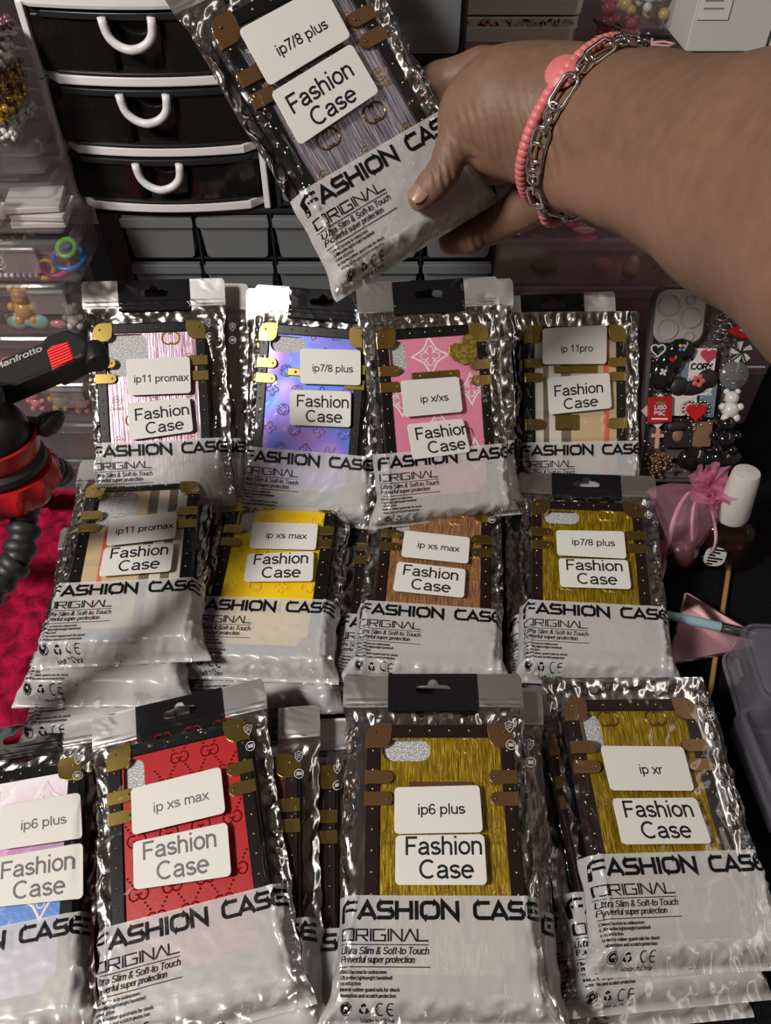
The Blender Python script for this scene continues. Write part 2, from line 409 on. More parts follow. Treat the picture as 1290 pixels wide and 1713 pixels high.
def box(mb, x0, x1, y0, y1, z0, z1):
    mb.add([(x0, y0, z0), (x1, y0, z0), (x1, y1, z0), (x0, y1, z0), (x0, y0, z1), (x1, y0, z1), (x1, y1, z1), (x0, y1, z1)],
           [(0, 3, 2, 1), (4, 5, 6, 7), (0, 1, 5, 4), (1, 2, 6, 5), (2, 3, 7, 6), (3, 0, 4, 7)])
def rr_poly(w, h, r, n=5):
    r = min(r, w / 2 - 1e-6, h / 2 - 1e-6); P = []
    for cx, cy, a0 in ((w / 2 - r, h / 2 - r, 0), (-w / 2 + r, h / 2 - r, 90), (-w / 2 + r, -h / 2 + r, 180), (w / 2 - r, -h / 2 + r, 270)):
        for k in range(n + 1):
            a = math.radians(a0 + 90 * k / n); P.append((cx + r * math.cos(a), cy + r * math.sin(a)))
    return np.array(P)
def loft(mb, loops, cap0=True, cap1=True, closed=False):
    n = len(loops[0]); V = np.concatenate([np.asarray(l, float) for l in loops]); Fc = []
    m = len(loops)
    for i in range(m if closed else m - 1):
        a, b = i * n, ((i + 1) % m) * n
        for k in range(n): Fc.append((a + k, a + (k + 1) % n, b + (k + 1) % n, b + k))
    if not closed:
        if cap0: Fc.append(tuple(range(n - 1, -1, -1)))
        if cap1: Fc.append(tuple(range((m - 1) * n, m * n)))
    mb.add(V, Fc)
def rr_solid(mb, w, h, r, levels, cx=0, cy=0, n=5):
    """stack of rounded rectangles; levels = (z, inset)"""
    L = []
    for z, ins in levels:
        p = rr_poly(w - 2 * ins, h - 2 * ins, max(r - ins, 0.0003), n)
        L.append(np.c_[p[:, 0] + cx, p[:, 1] + cy, np.full(len(p), z)])
    loft(mb, L)
def slab(mb, w, h, r, z0, z1, e=0.001, cx=0, cy=0, n=5):
    rr_solid(mb, w, h, r, [(z0, e), (z0 + e, 0), (z1 - e, 0), (z1, e)], cx, cy, n)
def tray(mb, w, h, r, z0, z1, t, cx=0, cy=0, flare=0.0):
    """open-topped container"""
    rr_solid(mb, w, h, r, [(z0, t + flare), (z0 + t, flare), (z1, 0), (z1, t), (z0 + t, t + flare)], cx, cy)
def tube(mb, path, r, n=8, closed=False, rs=None, squash=None):
    P = np.asarray(path, float); m = len(P)
    T = np.gradient(P, axis=0) if not closed else np.roll(P, -1, 0) - np.roll(P, 1, 0)
    T /= np.linalg.norm(T, axis=1)[:, None] + 1e-12
    up = np.array([0, 0, 1.0]) if abs(T[0][2]) < 0.9 else np.array([1.0, 0, 0])
    Nn = np.cross(T[0], up); Nn /= np.linalg.norm(Nn); loops = []
    for i in range(m):
        Nn = Nn - T[i] * (Nn @ T[i]); Nn /= np.linalg.norm(Nn) + 1e-12
        B = np.cross(T[i], Nn); rr = r if rs is None else rs[i]
        a = np.arange(n) / n * 2 * PI
        sq = squash or (1, 1)
        loops.append(P[i] + rr * (np.cos(a)[:, None] * Nn * sq[0] + np.sin(a)[:, None] * B * sq[1]))
    loft(mb, loops, closed=closed)
def lathe(mb, prof, n=24, mx=None):
    loops = []
    a = np.arange(n) / n * 2 * PI
    for r, z in prof:
        r = max(r, 1e-5); loops.append(np.c_[r * np.cos(a), r * np.sin(a), np.full(n, z)])
    s = MB(); loft(s, loops)
    if mx is not None: s.xform(mx)
    mb.add(s.verts(), s.f)
def ball(mb, c, r, n=12, m=8, sc=(1, 1, 1)):
    pr = [(math.sin(PI * k / m), -math.cos(PI * k / m)) for k in range(m + 1)]
    s = MB(); lathe(s, pr, n); V = s.verts() * np.array(sc) * r + np.array(c); mb.add(V, s.f)
def prism(mb, poly, z0, z1, mx=None):
    p = np.asarray(poly, float); s = MB()
    loft(s, [np.c_[p, np.full(len(p), z0)], np.c_[p, np.full(len(p), z1)]])
    if mx is not None: s.xform(mx)
    mb.add(s.verts(), s.f)
def arc(cx, cy, rx, ry, a0, a1, n=10):
    a = np.radians(np.linspace(a0, a1, n)); return [(cx + rx * math.cos(t), cy + ry * math.sin(t)) for t in a]
def grid_faces(nu, nv):
    i = np.arange(nu - 1)[None, :] + np.arange(nv - 1)[:, None] * nu
    return np.stack([i, i + 1, i + 1 + nu, i + nu], -1).reshape(-1, 4)

# ------------------------------------------------------------------ stroke lettering
def resample(P, step, closed=False):
    P = np.asarray(P, float)
    if closed: P = np.vstack([P, P[:1]])
    out = []
    for a, b in zip(P[:-1], P[1:]):
        k = max(1, int(math.ceil(np.linalg.norm(b - a) / step)))
        for j in range(k): out.append(a + (b - a) * j / k)
    if not closed: out.append(P[-1])
    return np.array(out)
def ribbon2d(P, w, closed=False):
    """(left, mid, right) rows of a flat stroke with mitred joints"""
    P = np.asarray(P, float)
    if closed: d0 = P - np.roll(P, 1, 0); d1 = np.roll(P, -1, 0) - P
    else:
        d = np.diff(P, axis=0); d0 = np.vstack([d[:1], d]); d1 = np.vstack([d, d[-1:]])
    d0 = d0 / (np.linalg.norm(d0, axis=1)[:, None] + 1e-12); d1 = d1 / (np.linalg.norm(d1, axis=1)[:, None] + 1e-12)
    n0 = np.c_[-d0[:, 1], d0[:, 0]]; n1 = np.c_[-d1[:, 1], d1[:, 0]]
    nn = n0 + n1; nn /= np.linalg.norm(nn, axis=1)[:, None] + 1e-9
    k = 1 / np.clip((nn * n0).sum(1), 0.45, 1)
    off = nn * (k * w / 2)[:, None]
    return P + off, P, P - off
class Flat:
    """2-D strokes collected as (u, v, raise) with faces; mapped later onto any surface"""
    def __init__(s): s.p = []; s.f = []; s.n = 0
    def stroke(s, P, w, step=0.002, closed=False, relief=0.0):
        P = resample(P, step, closed); A, B, C_ = ribbon2d(P, w, closed); m = len(P)
        if relief:
            s.p.append(np.vstack([np.c_[A, np.zeros(m)], np.c_[B, np.full(m, relief)], np.c_[C_, np.zeros(m)]]))
            rows = ((0, 1), (1, 2))
        else:
            s.p.append(np.vstack([np.c_[A, np.zeros(m)], np.c_[C_, np.zeros(m)]])); rows = ((0, 1),)
        for a, b in rows:
            for k in range(m if closed else m - 1):
                k2 = (k + 1) % m
                s.f.append((s.n + b * m + k, s.n + b * m + k2, s.n + a * m + k2, s.n + a * m + k))
        s.n += len(s.p[-1])
    def poly(s, P, relief=0.0):
        P = np.asarray(P, float); s.p.append(np.c_[P, np.full(len(P), relief)]); s.f.append(tuple(range(s.n, s.n + len(P)))); s.n += len(P)
    def arr(s): return np.concatenate(s.p) if s.p else np.zeros((0, 3))
    def merge(s, o): s.p += o.p; s.f += [tuple(i + s.n for i in f) for f in o.f]; s.n += o.n

X_, B_, T_ = 0.665, 0.065, 0.935
def _sans():
    G = {}
    E = lambda cx, rx=0.235: arc(cx, 0.365, rx, 0.30, 0, 360, 20)
    G['o'] = (0.60, [E(.30)])
    G['a'] = (0.58, [arc(.27, .47, .19, .195, 165, 0) + [(.46, .16), (.50, 0.0)], [(.46, .42), (.30, .385)] + arc(.25, .22, .19, .155, 80, 280, 10) + [(.38, .12), (.46, .22)]])
    G['s'] = (0.52, [arc(.26, .515, .185, .15, 18, 270, 10) + arc(.26, .215, .2, .15, 90, -162, 10)])
    G['h'] = (0.58, [[(.09, 1.0), (.09, 0)], [(.09, .40)] + arc(.285, .455, .195, .21, 170, 0) + [(.48, 0)]])
    G['n'] = (0.58, [[(.09, .73), (.09, 0)], [(.09, .40)] + arc(.285, .455, .195, .21, 170, 0) + [(.48, 0)]])
    G['m'] = (0.86, [[(.09, .73), (.09, 0)], [(.09, .44)] + arc(.255, .49, .165, .175, 170, 0) + [(.42, 0)], [(.42, .44)] + arc(.595, .49, .175, .175, 170, 0) + [(.77, 0)]])
    G['u'] = (0.58, [[(.09, .73), (.09, .27)] + arc(.285, .275, .195, .21, 180, 350) + [(.48, .33)], [(.48, .73), (.48, 0)]])
    G['r'] = (0.38, [[(.09, .73), (.09, 0)], [(.09, .38)] + arc(.30, .45, .21, .21, 175, 75)])
    G['i'] = (0.24, [[(.12, .73), (.12, 0)], [(.12, 1.0), (.12, .88)]])
    G['l'] = (0.24, [[(.12, 1.0), (.12, 0)]])
    G['t'] = (0.32, [[(.15, .93), (.15, .14)] + arc(.24, .15, .09, .09, 180, 280, 5) + [(.30, .06)], [(.02, .67), (.29, .67)]])
    G['f'] = (0.30, [[(.13, 0), (.13, .82)] + arc(.23, .84, .10, .10, 180, 80, 5) + [(.30, .94)], [(.02, .67), (.28, .67)]])
    G['p'] = (0.60, [[(.09, .73), (.09, -.27)], arc(.31, .365, .22, .30, 170, -170, 18)])
    G['b'] = (0.60, [[(.09, 1.0), (.09, 0)], arc(.31, .365, .22, .30, 170, -170, 18)])
    G['d'] = (0.60, [[(.50, 1.0), (.50, 0)], arc(.28, .365, .22, .30, 10, 350, 18)])
    G['g'] = (0.60, [[(.50, .73), (.50, -.05)] + arc(.29, -.05, .21, .16, 0, -160, 8), arc(.28, .365, .22, .30, 10, 350, 18)])
    G['e'] = (0.60, [[(.07, .39), (.53, .39)] + arc(.30, .365, .235, .30, 5, 318, 18)])
    G['c'] = (0.54, [arc(.30, .365, .235, .30, 42, 318, 14)])
    G['x'] = (0.54, [[(.03, .73), (.51, 0)], [(.51, .73), (.03, 0)]])
    G['w'] = (0.76, [[(.03, .73), (.21, .03), (.38, .70), (.55, .03), (.73, .73)]])
    G['v'] = (0.52, [[(.03, .73), (.26, .03), (.49, .73)]])
    G['y'] = (0.52, [[(.03, .73), (.27, .05)], [(.49, .73), (.24, -.10), (.10, -.21)]])
    G['k'] = (0.52, [[(.09, 1.0), (.09, 0)], [(.46, .73), (.09, .30)], [(.22, .44), (.49, 0)]])
    G['F'] = (0.66, [[(.12, 0), (.12, T_), (.62, T_)], [(.12, .50), (.54, .50)]])
    G['C'] = (0.80, [arc(.42, .5, .34, .44, 48, 312, 20)])
    G['S'] = (0.70, [arc(.35, .72, .25, .215, 15, 270, 12) + arc(.35, .28, .28, .215, 90, -165, 12)])
    G['U'] = (0.76, [[(.12, 1.0), (.12, .34)] + arc(.38, .34, .26, .275, 180, 360, 12) + [(.64, 1.0)]])
    G['P'] = (0.70, [[(.12, 0), (.12, T_), (.40, T_)] + arc(.42, .71, .20, .225, 85, -85, 10) + [(.12, .485)]])
    G['T'] = (0.64, [[(.02, T_), (.62, T_)], [(.32, T_), (.32, 0)]])
    G['M'] = (0.86, [[(.11, 0), (.11, 1.0), (.43, .08), (.75, 1.0), (.75, 0)]])
    G['H'] = (0.74, [[(.12, 0), (.12, 1)], [(.62, 0), (.62, 1)], [(.12, .52), (.62, .52)]])
    G['A'] = (0.72, [[(.02, 0), (.36, 1.0), (.70, 0)], [(.14, .32), (.58, .32)]])
    G['N'] = (0.76, [[(.12, 0), (.12, 1.0), (.64, 0), (.64, 1.0)]])
    G['E'] = (0.68, [[(.62, T_), (.12, T_), (.12, B_), (.64, B_)], [(.12, .51), (.58, .51)]])
    G['L'] = (0.58, [[(.12, 1.0), (.12, B_), (.56, B_)]])
    G['I'] = (0.28, [[(.14, 1), (.14, 0)]])
    G['O'] = (0.80, [arc(.40, .5, .33, .44, 0, 360, 22)])
    G['R'] = (0.74, [[(.12, 0), (.12, T_), (.42, T_)] + arc(.44, .71, .20, .225, 85, -85, 10) + [(.12, .485)], [(.36, .485), (.68, 0)]])
    G['Y'] = (0.68, [[(.02, 1), (.34, .45), (.34, 0)], [(.66, 1), (.34, .45)]])
    G['D'] = (0.74, [[(.12, B_), (.12, T_), (.34, T_)] + arc(.34, .5, .32, .435, 90, -90, 14) + [(.12, B_)]])
    G['1'] = (0.56, [[(.12, .74), (.34, .97), (.34, 0)]])
    G['7'] = (0.56, [[(.05, T_), (.50, T_), (.30, .50), (.20, 0)]])
    G['6'] = (0.56, [arc(.29, .30, .205, .235, 0, 360, 18), [(.085, .30)] + arc(.30, .50, .215, .44, 190, 40, 14)])
    G['8'] = (0.56, [arc(.28, .72, .18, .21, 0, 360, 16), arc(.28, .27, .21, .21, 0, 360, 16)])
    G['3'] = (0.56, [arc(.26, .72, .18, .21, 150, -80, 12) + arc(.26, .28, .21, .22, 80, -160, 12)])
    G['0'] = (0.56, [arc(.28, .5, .20, .44, 0, 360, 18)])
    G['/'] = (0.30, [[(0, 0), (.28, 1.0)]])
    G['-'] = (0.34, [[(.04, .34), (.30, .34)]])
    G['.'] = (0.28, [[(.14, .13), (.14, 0)]])
    G[','] = (0.28, [[(.14, .13), (.10, -.12)]])
    G['&'] = (0.68, [[(.64, 0), (.20, .62)] + arc(.31, .79, .14, .15, 200, -40, 10) + [(.16, .40)] + arc(.27, .22, .18, .17, 120, 320, 8) + [(.58, .42)]])
    G[' '] = (0.30, [])
    return G
SANS = _sans()
def _techno():
    G = {}
    r = .17
    G['A'] = (1.02, [[(.02, 0), (.50, .90), (.98, 0)], [(.24, .27), (.76, .27)]])
    G['S'] = (1.0, [[(.92, .90), (.26, .90)] + arc(.26, .70, .16, .20, 90, 180, 5) + arc(.26, .68, .16, .18, 180, 270, 5) + [(.74, .50)] + arc(.74, .30, .16, .20, 90, -90, 8) + [(.06, .10)]])
    G['H'] = (1.04, [[(.12, 0), (.12, 1)], [(.92, 0), (.92, 1)], [(.12, .5), (.92, .5)]])
    G['I'] = (.36, [[(.18, 0), (.18, 1)]])
    G['O'] = (1.14, [[(.36, .90), (.76, .90)] + arc(.76, .64, .26, .26, 90, 0, 5) + arc(.76, .36, .26, .26, 0, -90, 5) + [(.36, .10)] + arc(.36, .36, .26, .26, 270, 180, 5) + arc(.36, .64, .26, .26, 180, 90, 5)])
    G['N'] = (1.08, [[(.12, 0), (.12, .96), (.94, .04), (.94, 1)]])
    G['C'] = (1.02, [[(.98, .90), (.36, .90)] + arc(.36, .64, .26, .26, 90, 180, 5) + arc(.36, .36, .26, .26, 180, 270, 5) + [(.98, .10)]])
    G['E'] = (.98, [[(.94, .90), (.36, .90)] + arc(.36, .64, .26, .26, 90, 180, 5) + arc(.36, .36, .26, .26, 180, 270, 5) + [(.94, .10)], [(.12, .5), (.88, .5)]])
    G['F'] = (.92, [[(.90, .90), (.40, .90)] + arc(.40, .62, .28, .28, 90, 180, 6) + [(.12, -.12)], [(.24, .50), (.88, .50)]])
    G[' '] = (.72, [])
    return G
TECH = _techno()
def _thin():
    G = {}
    G['O'] = (1.22, [[(.06, .94), (1.06, .94), (1.06, .06), (.06, .06), (.06, .97)]])
    G['R'] = (1.16, [[(.06, 0), (.06, .94), (1.0, .94), (1.0, .46), (.06, .46)], [(.50, .46), (1.02, 0)]])
    G['I'] = (.30, [[(.14, 0), (.14, 1)]])
    G['G'] = (1.22, [[(1.08, .94), (.06, .94), (.06, .06), (1.08, .06), (1.08, .5), (.70, .5)]])
    G['N'] = (1.14, [[(.06, 0), (.06, .96), (1.0, .04), (1.0, 1)]])
    G['A'] = (1.14, [[(.02, 0), (.56, .96), (1.12, 0)]])
    G['L'] = (1.0, [[(.06, 1), (.06, .06), (.98, .06)]])
    return G
THIN = _thin()

def text_flat(s, font, cap, sw, width=None, u0=0.0, v0=0.0, center=False, slant=0.0, track=0.0, step=0.0025, relief=0.0):
    """lettering as flat strokes; cap height `cap` (m), stroke `sw` as share of cap; squeezed to `width` if given"""
    W = sum(font[c][0] + track for c in s); k = (width / (W * cap)) if width else 1.0
    x = -W * cap * k / 2 if center else 0.0
    fl = Flat()
    for c in s:
        adv, st = font[c]
        for P in st:
            P = np.array(P, float)
            Q = np.c_[(x + P[:, 0] * cap * k + slant * P[:, 1] * cap) + u0, P[:, 1] * cap + v0]
            fl.stroke(Q, sw * cap, step, relief=relief)
        x += (adv + track) * cap * k
    return fl

def build_flat(fl, name, mat, parent, surf, lift=0.0002, smooth=False):
    A = fl.arr()
    if len(A) == 0: return None
    X, Y, Z = surf(A[:, 0], A[:, 1])
    mb = MB(); mb.add(np.c_[X, Y, Z + A[:, 2] + lift], fl.f)
    return mb.build(name, mat, parent, smooth)

# ------------------------------------------------------------------ the room and the table
def structure(o, name=None): o['kind'] = 'structure'; return o
wall_m = pbr('dim_mauve_wall', (0.055, 0.032, 0.038), 0.7, bump=(60, 0.1, 0.002, 3))
wall_l = pbr('beige_wall', (0.45, 0.40, 0.37), 0.7, bump=(60, 0.1, 0.002, 3))
ceil_m = pbr('pale_ceiling', (0.55, 0.52, 0.50), 0.8, bump=(80, 0.1, 0.002, 3))
floor_m = pbr('dark_floorboards', (0.08, 0.055, 0.04), 0.5, bump=(20, 0.2, 0.002, 3, (1, 12, 1)))
for nm, b_, m_ in (('wall_back', (-1.6, 1.6, 1.22, 1.30, -0.74, 1.9), wall_m), ('wall_left', (-1.68, -1.6, -1.6, 1.30, -0.74, 1.9), wall_l),
                   ('wall_right', (1.6, 1.68, -1.6, 1.30, -0.74, 1.9), wall_l), ('wall_front', (-1.68, 1.68, -1.68, -1.6, -0.74, 1.9), wall_l),
                   ('ceiling', (-1.68, 1.68, -1.68, 1.30, 1.9, 1.98), ceil_m), ('floor', (-1.68, 1.68, -1.68, 1.30, -0.82, -0.74), floor_m)):
    mb = MB(); box(mb, *b_); structure(mb.build(nm, m_))

tb = empty('desk', mx_at((0, 0.5, -0.74)), 'long desk holding the whole display under black cloth', 'desk')
mb = MB(); box(mb, -0.95, 0.95, -0.66, 0.66, 0.70, 0.735); mb.build('desktop', pbr('dark_wood', (0.06, 0.04, 0.03), 0.5), tb, bevel=0.003)
for sx in (-1, 1):
    for sy in (-1, 1):
        mb = MB(); box(mb, sx * 0.88 - 0.025, sx * 0.88 + 0.025, sy * 0.58 - 0.025, sy * 0.58 + 0.025, 0.0, 0.70); mb.build('leg', M['black_plastic'], tb, bevel=0.003)

def cloth(name, mat, x0, x1, y0, y1, z, nx, ny, amp, label, cat, seed):
    r = np.random.RandomState(seed)
    xs = np.linspace(x0, x1, nx); ys = np.linspace(y0, y1, ny); Xg, Yg = np.meshgrid(xs, ys)
    Z = np.zeros_like(Xg)
    for k in range(7):
        a = r.uniform(0, PI); fq = r.uniform(12, 60)
        Z += amp / (1 + k * .4) * np.sin(fq * (np.cos(a) * Xg + np.sin(a) * Yg) + r.uniform(0, 6))
    Z = np.abs(Z)
    V = np.c_[Xg.ravel(), Yg.ravel(), z + Z.ravel()]; Fc = grid_faces(nx, ny).tolist()
    mb = MB(); mb.add(V, Fc)
    o = mb.build(name, mat, None, True)
    so = o.modifiers.new('cloth_thickness', 'SOLIDIFY'); so.thickness = 0.0016; so.offset = 1
    tag(o, label, cat); return o
cloth('black_tablecloth', M['black_cloth'], -0.9, 0.9, -0.14, 1.14, -0.0044, 150, 110, 0.0004, 'black cloth spread over the desk under everything', 'tablecloth', 1)
cloth('red_velvet_cloth', M['crimson_velvet'], -0.62, -0.14, -0.05, 0.56, -0.0012, 170, 190, 0.0006, 'crimson crushed velvet cloth under the tripod', 'cloth', 2)
# ------------------------------------------------------------------ zip pouches
PL, VB, VH = 0.204, 0.064, 0.1775      # pouch length, top of the white band, bottom of the header
def sm(x): x = np.clip(x, 0, 1); return x * x * (3 - 2 * x)
class Pouch:
    def __init__(s, seed, header=True):
        r = np.random.RandomState(seed); s.header = header; s.L = PL if header else 0.186
        s.k = [(r.uniform(60, 260) * math.cos(a), r.uniform(60, 260) * math.sin(a), r.uniform(0, 6)) for a in r.uniform(0, PI, 9)]
        s.e = [(r.uniform(40, 420), r.uniform(0, 6), r.uniform(.3, 1)) for _ in range(8)]
        s.fl = r.uniform(.004, .012, 2); s.cr = r.uniform(0, 6, 6); s.bend = r.uniform(-.0006, .0006)
    def half(s, v, side):
        w = 0.0585 + 0.0022 * sm((v - .165) / .02) + s.fl[0 if side < 0 else 1] * np.exp(-(np.maximum(v, 0) / .016) ** 2) * .9
        o = 0 if side < 0 else 3
        ed = sum(a * np.sin(k * v + p + o) for k, p, a in s.e) * .00028 + .0006 * np.sin(70 * v + s.cr[o])
        return w + ed * (1 - .7 * sm((v - .17) / .012))
    def core(s, u, v, wide=.0112):
        w = np.where(u < 0, s.half(v, -1), s.half(v, 1)); d = np.clip(w - np.abs(u), 0, None)
        top = .1775 if s.header else s.L - .002
        a = np.sin(PI / 2 * np.clip(d / wide, 0, 1)); b = np.sin(PI / 2 * np.clip((v - .003) / .0125, 0, 1)); c = np.sin(PI / 2 * np.clip((top - v) / .015, 0, 1))
        return a * b * c, d
    def smooth_z(s, u, v):
        c, d = s.core(u, v); return .0164 * c ** .75
    def front_z(s, u, v):
        c, d = s.core(u, v)
        z = .0164 * c ** .75
        rid = sum((1 - np.abs(np.sin(kx * u + ky * v + ph + 1.4 * np.sin(90 * v + ph) + 1.1 * np.sin(120 * u + 2 * ph)))) ** 3 for kx, ky, ph in s.k) / 3.0
        mask = (1 - .93 * sm((v - .173) / .007) * s.header) * np.clip(1.05 - c ** 5, 0.0, 1) * np.clip(d / .004, 0, 1) * np.clip((v + .001) / .006, 0, 1)
        z = z + .0048 * mask * (rid - .45)
        for q, (sgn, u0) in enumerate(((-1, .050), (1, .0505), (-1, .0535), (1, .054))):   # long creases beside the case
            uu = u0 + .0014 * np.sin(55 * v + s.cr[q]) + .0007 * np.sin(170 * v + s.cr[q + 1])
            z = z + .0019 * np.exp(-((sgn * u - uu) / .0011) ** 2) * np.clip(c * 2, 0, 1)
        z = z + .00022 * rid * c
        if s.header:
            for vz in (.1815, .1845): z = z + .0006 * np.exp(-((v - vz) / .0007) ** 2) * np.clip(d / .002, 0, 1)
            z = z + .0007 * sm((v - .18) / .01) * np.sin(95 * u + s.cr[0]) * np.sin(70 * v + s.cr[1])
        return np.maximum(z, .00015)
    def flex(s, v):
        return -0.004 * np.exp(-(np.maximum(v, 0) / .012) ** 2) + s.bend
    def surf(s, u, v): return u, v, s.front_z(u, v) + 0.0003
    def surf_smooth(s, u, v): return u, v, np.maximum(s.smooth_z(u, v), s.front_z(u, v) * .3 + s.smooth_z(u, v) * .7) + .0007
    def grid(s, v0, v1, nu, nv, back=False):
        sv = np.linspace(v0, v1, nv); su = np.linspace(-1, 1, nu); su = np.sign(su) * (1 - (1 - np.abs(su)) ** 1.25)
        S, V = np.meshgrid(su, sv)
        U = np.where(S < 0, S * s.half(V, -1), S * s.half(V, 1))
        u, v = U.ravel(), V.ravel(); top_ = v1
        if back:
            c, d = s.core(u, v)
            rid = sum((1 - np.abs(np.sin(1.9 * (kx * u + .55 * ky * v) + ph + 1.3 * np.sin(130 * v + ph)))) ** 2 for kx, ky, ph in s.k) / 3
            z = -.0010 * c - .0004 + .0030 * (1 - c ** 3) * (rid - .75) * np.clip(d / .003, 0, 1) * np.clip((top_ - v) / .008, 0, 1)
            z = np.minimum(z, s.front_z(u, v) - .0006)
        else: z = s.front_z(u, v)
        mb = MB(); mb.add(np.c_[u, v, z], grid_faces(nu, nv)); return mb

def cdt(outer, holes, grid_pts):
    """conforming triangulation of an outline with holes"""
    pts = [tuple(p) for p in outer]; edges = [(i, (i + 1) % len(outer)) for i in range(len(outer))]
    for h in holes:
        o = len(pts); pts += [tuple(p) for p in h]; edges += [(o + i, o + (i + 1) % len(h)) for i in range(len(h))]
    pts += [tuple(p) for p in grid_pts]
    vs, _, fs, *_ = delaunay_2d_cdt([Vector(p) for p in pts], edges, [], 1, 1e-7)
    V = np.array([tuple(v) for v in vs])
    def inside(P, poly):
        x, y = P[:, 0], P[:, 1]; r = np.zeros(len(P), bool); n = len(poly)
        for i in range(n):
            x0, y0 = poly[i]; x1, y1 = poly[(i + 1) % n]
            c = ((y0 > y) != (y1 > y)) & (x < (x1 - x0) * (y - y0) / (y1 - y0 + 1e-15) + x0); r ^= c
        return r
    Fa = np.array([list(f) for f in fs if len(f) == 3]); C = V[Fa].mean(1)
    k = inside(C, outer)
    for h in holes: k &= ~inside(C, h)
    return V, Fa[k]

SLOT = np.array(arc(.0088, .1925, .0031, .0031, -90, 90, 6) + [(.0045, .1956)] + arc(0, .1965, .0034, .0034, 5, 175, 7) + [(-.0045, .1956)] + arc(-.0088, .1925, .0031, .0031, 90, 270, 6))

def lettering_flat():
    fl = Flat()
    fl.merge(text_flat('F', TECH, .0100, .16, .0095, -.0565, .0512))
    fl.merge(text_flat('ASHION', TECH, .0096, .21, .0575, -.0465, .0516))
    fl.merge(text_flat('CASE', TECH, .0096, .21, .0385, .0185, .0516))
    fl.merge(text_flat('ORIGINAL', THIN, .0062, .12, .0485, -.0555, .0408))
    fl.stroke([(-.0560, .0392), (-.0070, .0392)], .00045)
    fl.merge(text_flat('Ultra Slim & Soft-to Touch', SANS, .0037, .125, .0490, -.0560, .0345, slant=.2))
    fl.merge(text_flat('Powerful super protection', SANS, .0034, .125, .0410, -.0560, .0304, slant=.2))
    fl.stroke([(-.0560, .0285), (-.0065, .0285)], .00045)
    for t, v, w in (('.Direct access to widescreen', .0252, .026), ('.Ultra-slim,lightweight hardshell', .0225, .029), (' construction', .0198, .012), ('.Interior rubber guard rails for shock', .0170, .033), (' absorption and scratch protection', .0142, .031)):
        fl.merge(text_flat(t, SANS, .00185, .16, w, -.0562, v))
    # recycling marks, CE and origin line
    fl.stroke(arc(-.0520, .0090, .0029, .0029, 0, 360, 22)[:-1], .0004, .0008, True)
    fl.stroke(arc(-.0520, .0090, .0018, .0018, 60, 300, 10), .0011, .0005)
    fl.stroke(arc(-.0515, .0094, .0012, .0014, 200, 420, 8), .0009, .0005)
    for a in (90, 210, 330):
        ca, sa = math.cos(math.radians(a)), math.sin(math.radians(a)); cx, cy = -.0425 + .0015 * ca, .0090 + .0015 * sa
        fl.stroke([(cx - .0012 * sa - .0003 * ca, cy + .0012 * ca - .0003 * sa), (cx + .0006 * ca, cy + .0006 * sa), (cx + .0012 * sa, cy - .0012 * ca)], .0010, .0005)
    fl.stroke(arc(-.0335, .0090, .0023, .0027, 60, 300, 12), .00055, .0008)
    fl.stroke(arc(-.0278, .0090, .0023, .0027, 60, 300, 12), .00055, .0008); fl.stroke([(-.0300, .0090), (-.0270, .0090)], .00055)
    fl.merge(text_flat('Made in China', SANS, .0021, .15, .0185, -.0445, .0030))
    return fl
LETTERING = lettering_flat()
def icons_flat():
    fl = Flat(); u = .0475
    sh = [(u - .0026, .1640), (u - .001, .1645), (u, .1655), (u + .001, .1645), (u + .0026, .1640), (u + .0022, .1605), (u, .1580), (u - .0022, .1605)]
    fl.stroke(sh, .0003, .001, True)
    for dv in (0, .0012, .0024): fl.stroke([(u - .0014, .1605 + dv), (u + .0014, .1612 + dv)], .0003)
    fl.stroke(arc(u, .1500, .0030, .0030, 0, 360, 20)[:-1], .00035, .001, True)
    fl.merge(text_flat('360', SANS, .0022, .16, .0040, u, .1490, True))
    return fl
ICONS = icons_flat()

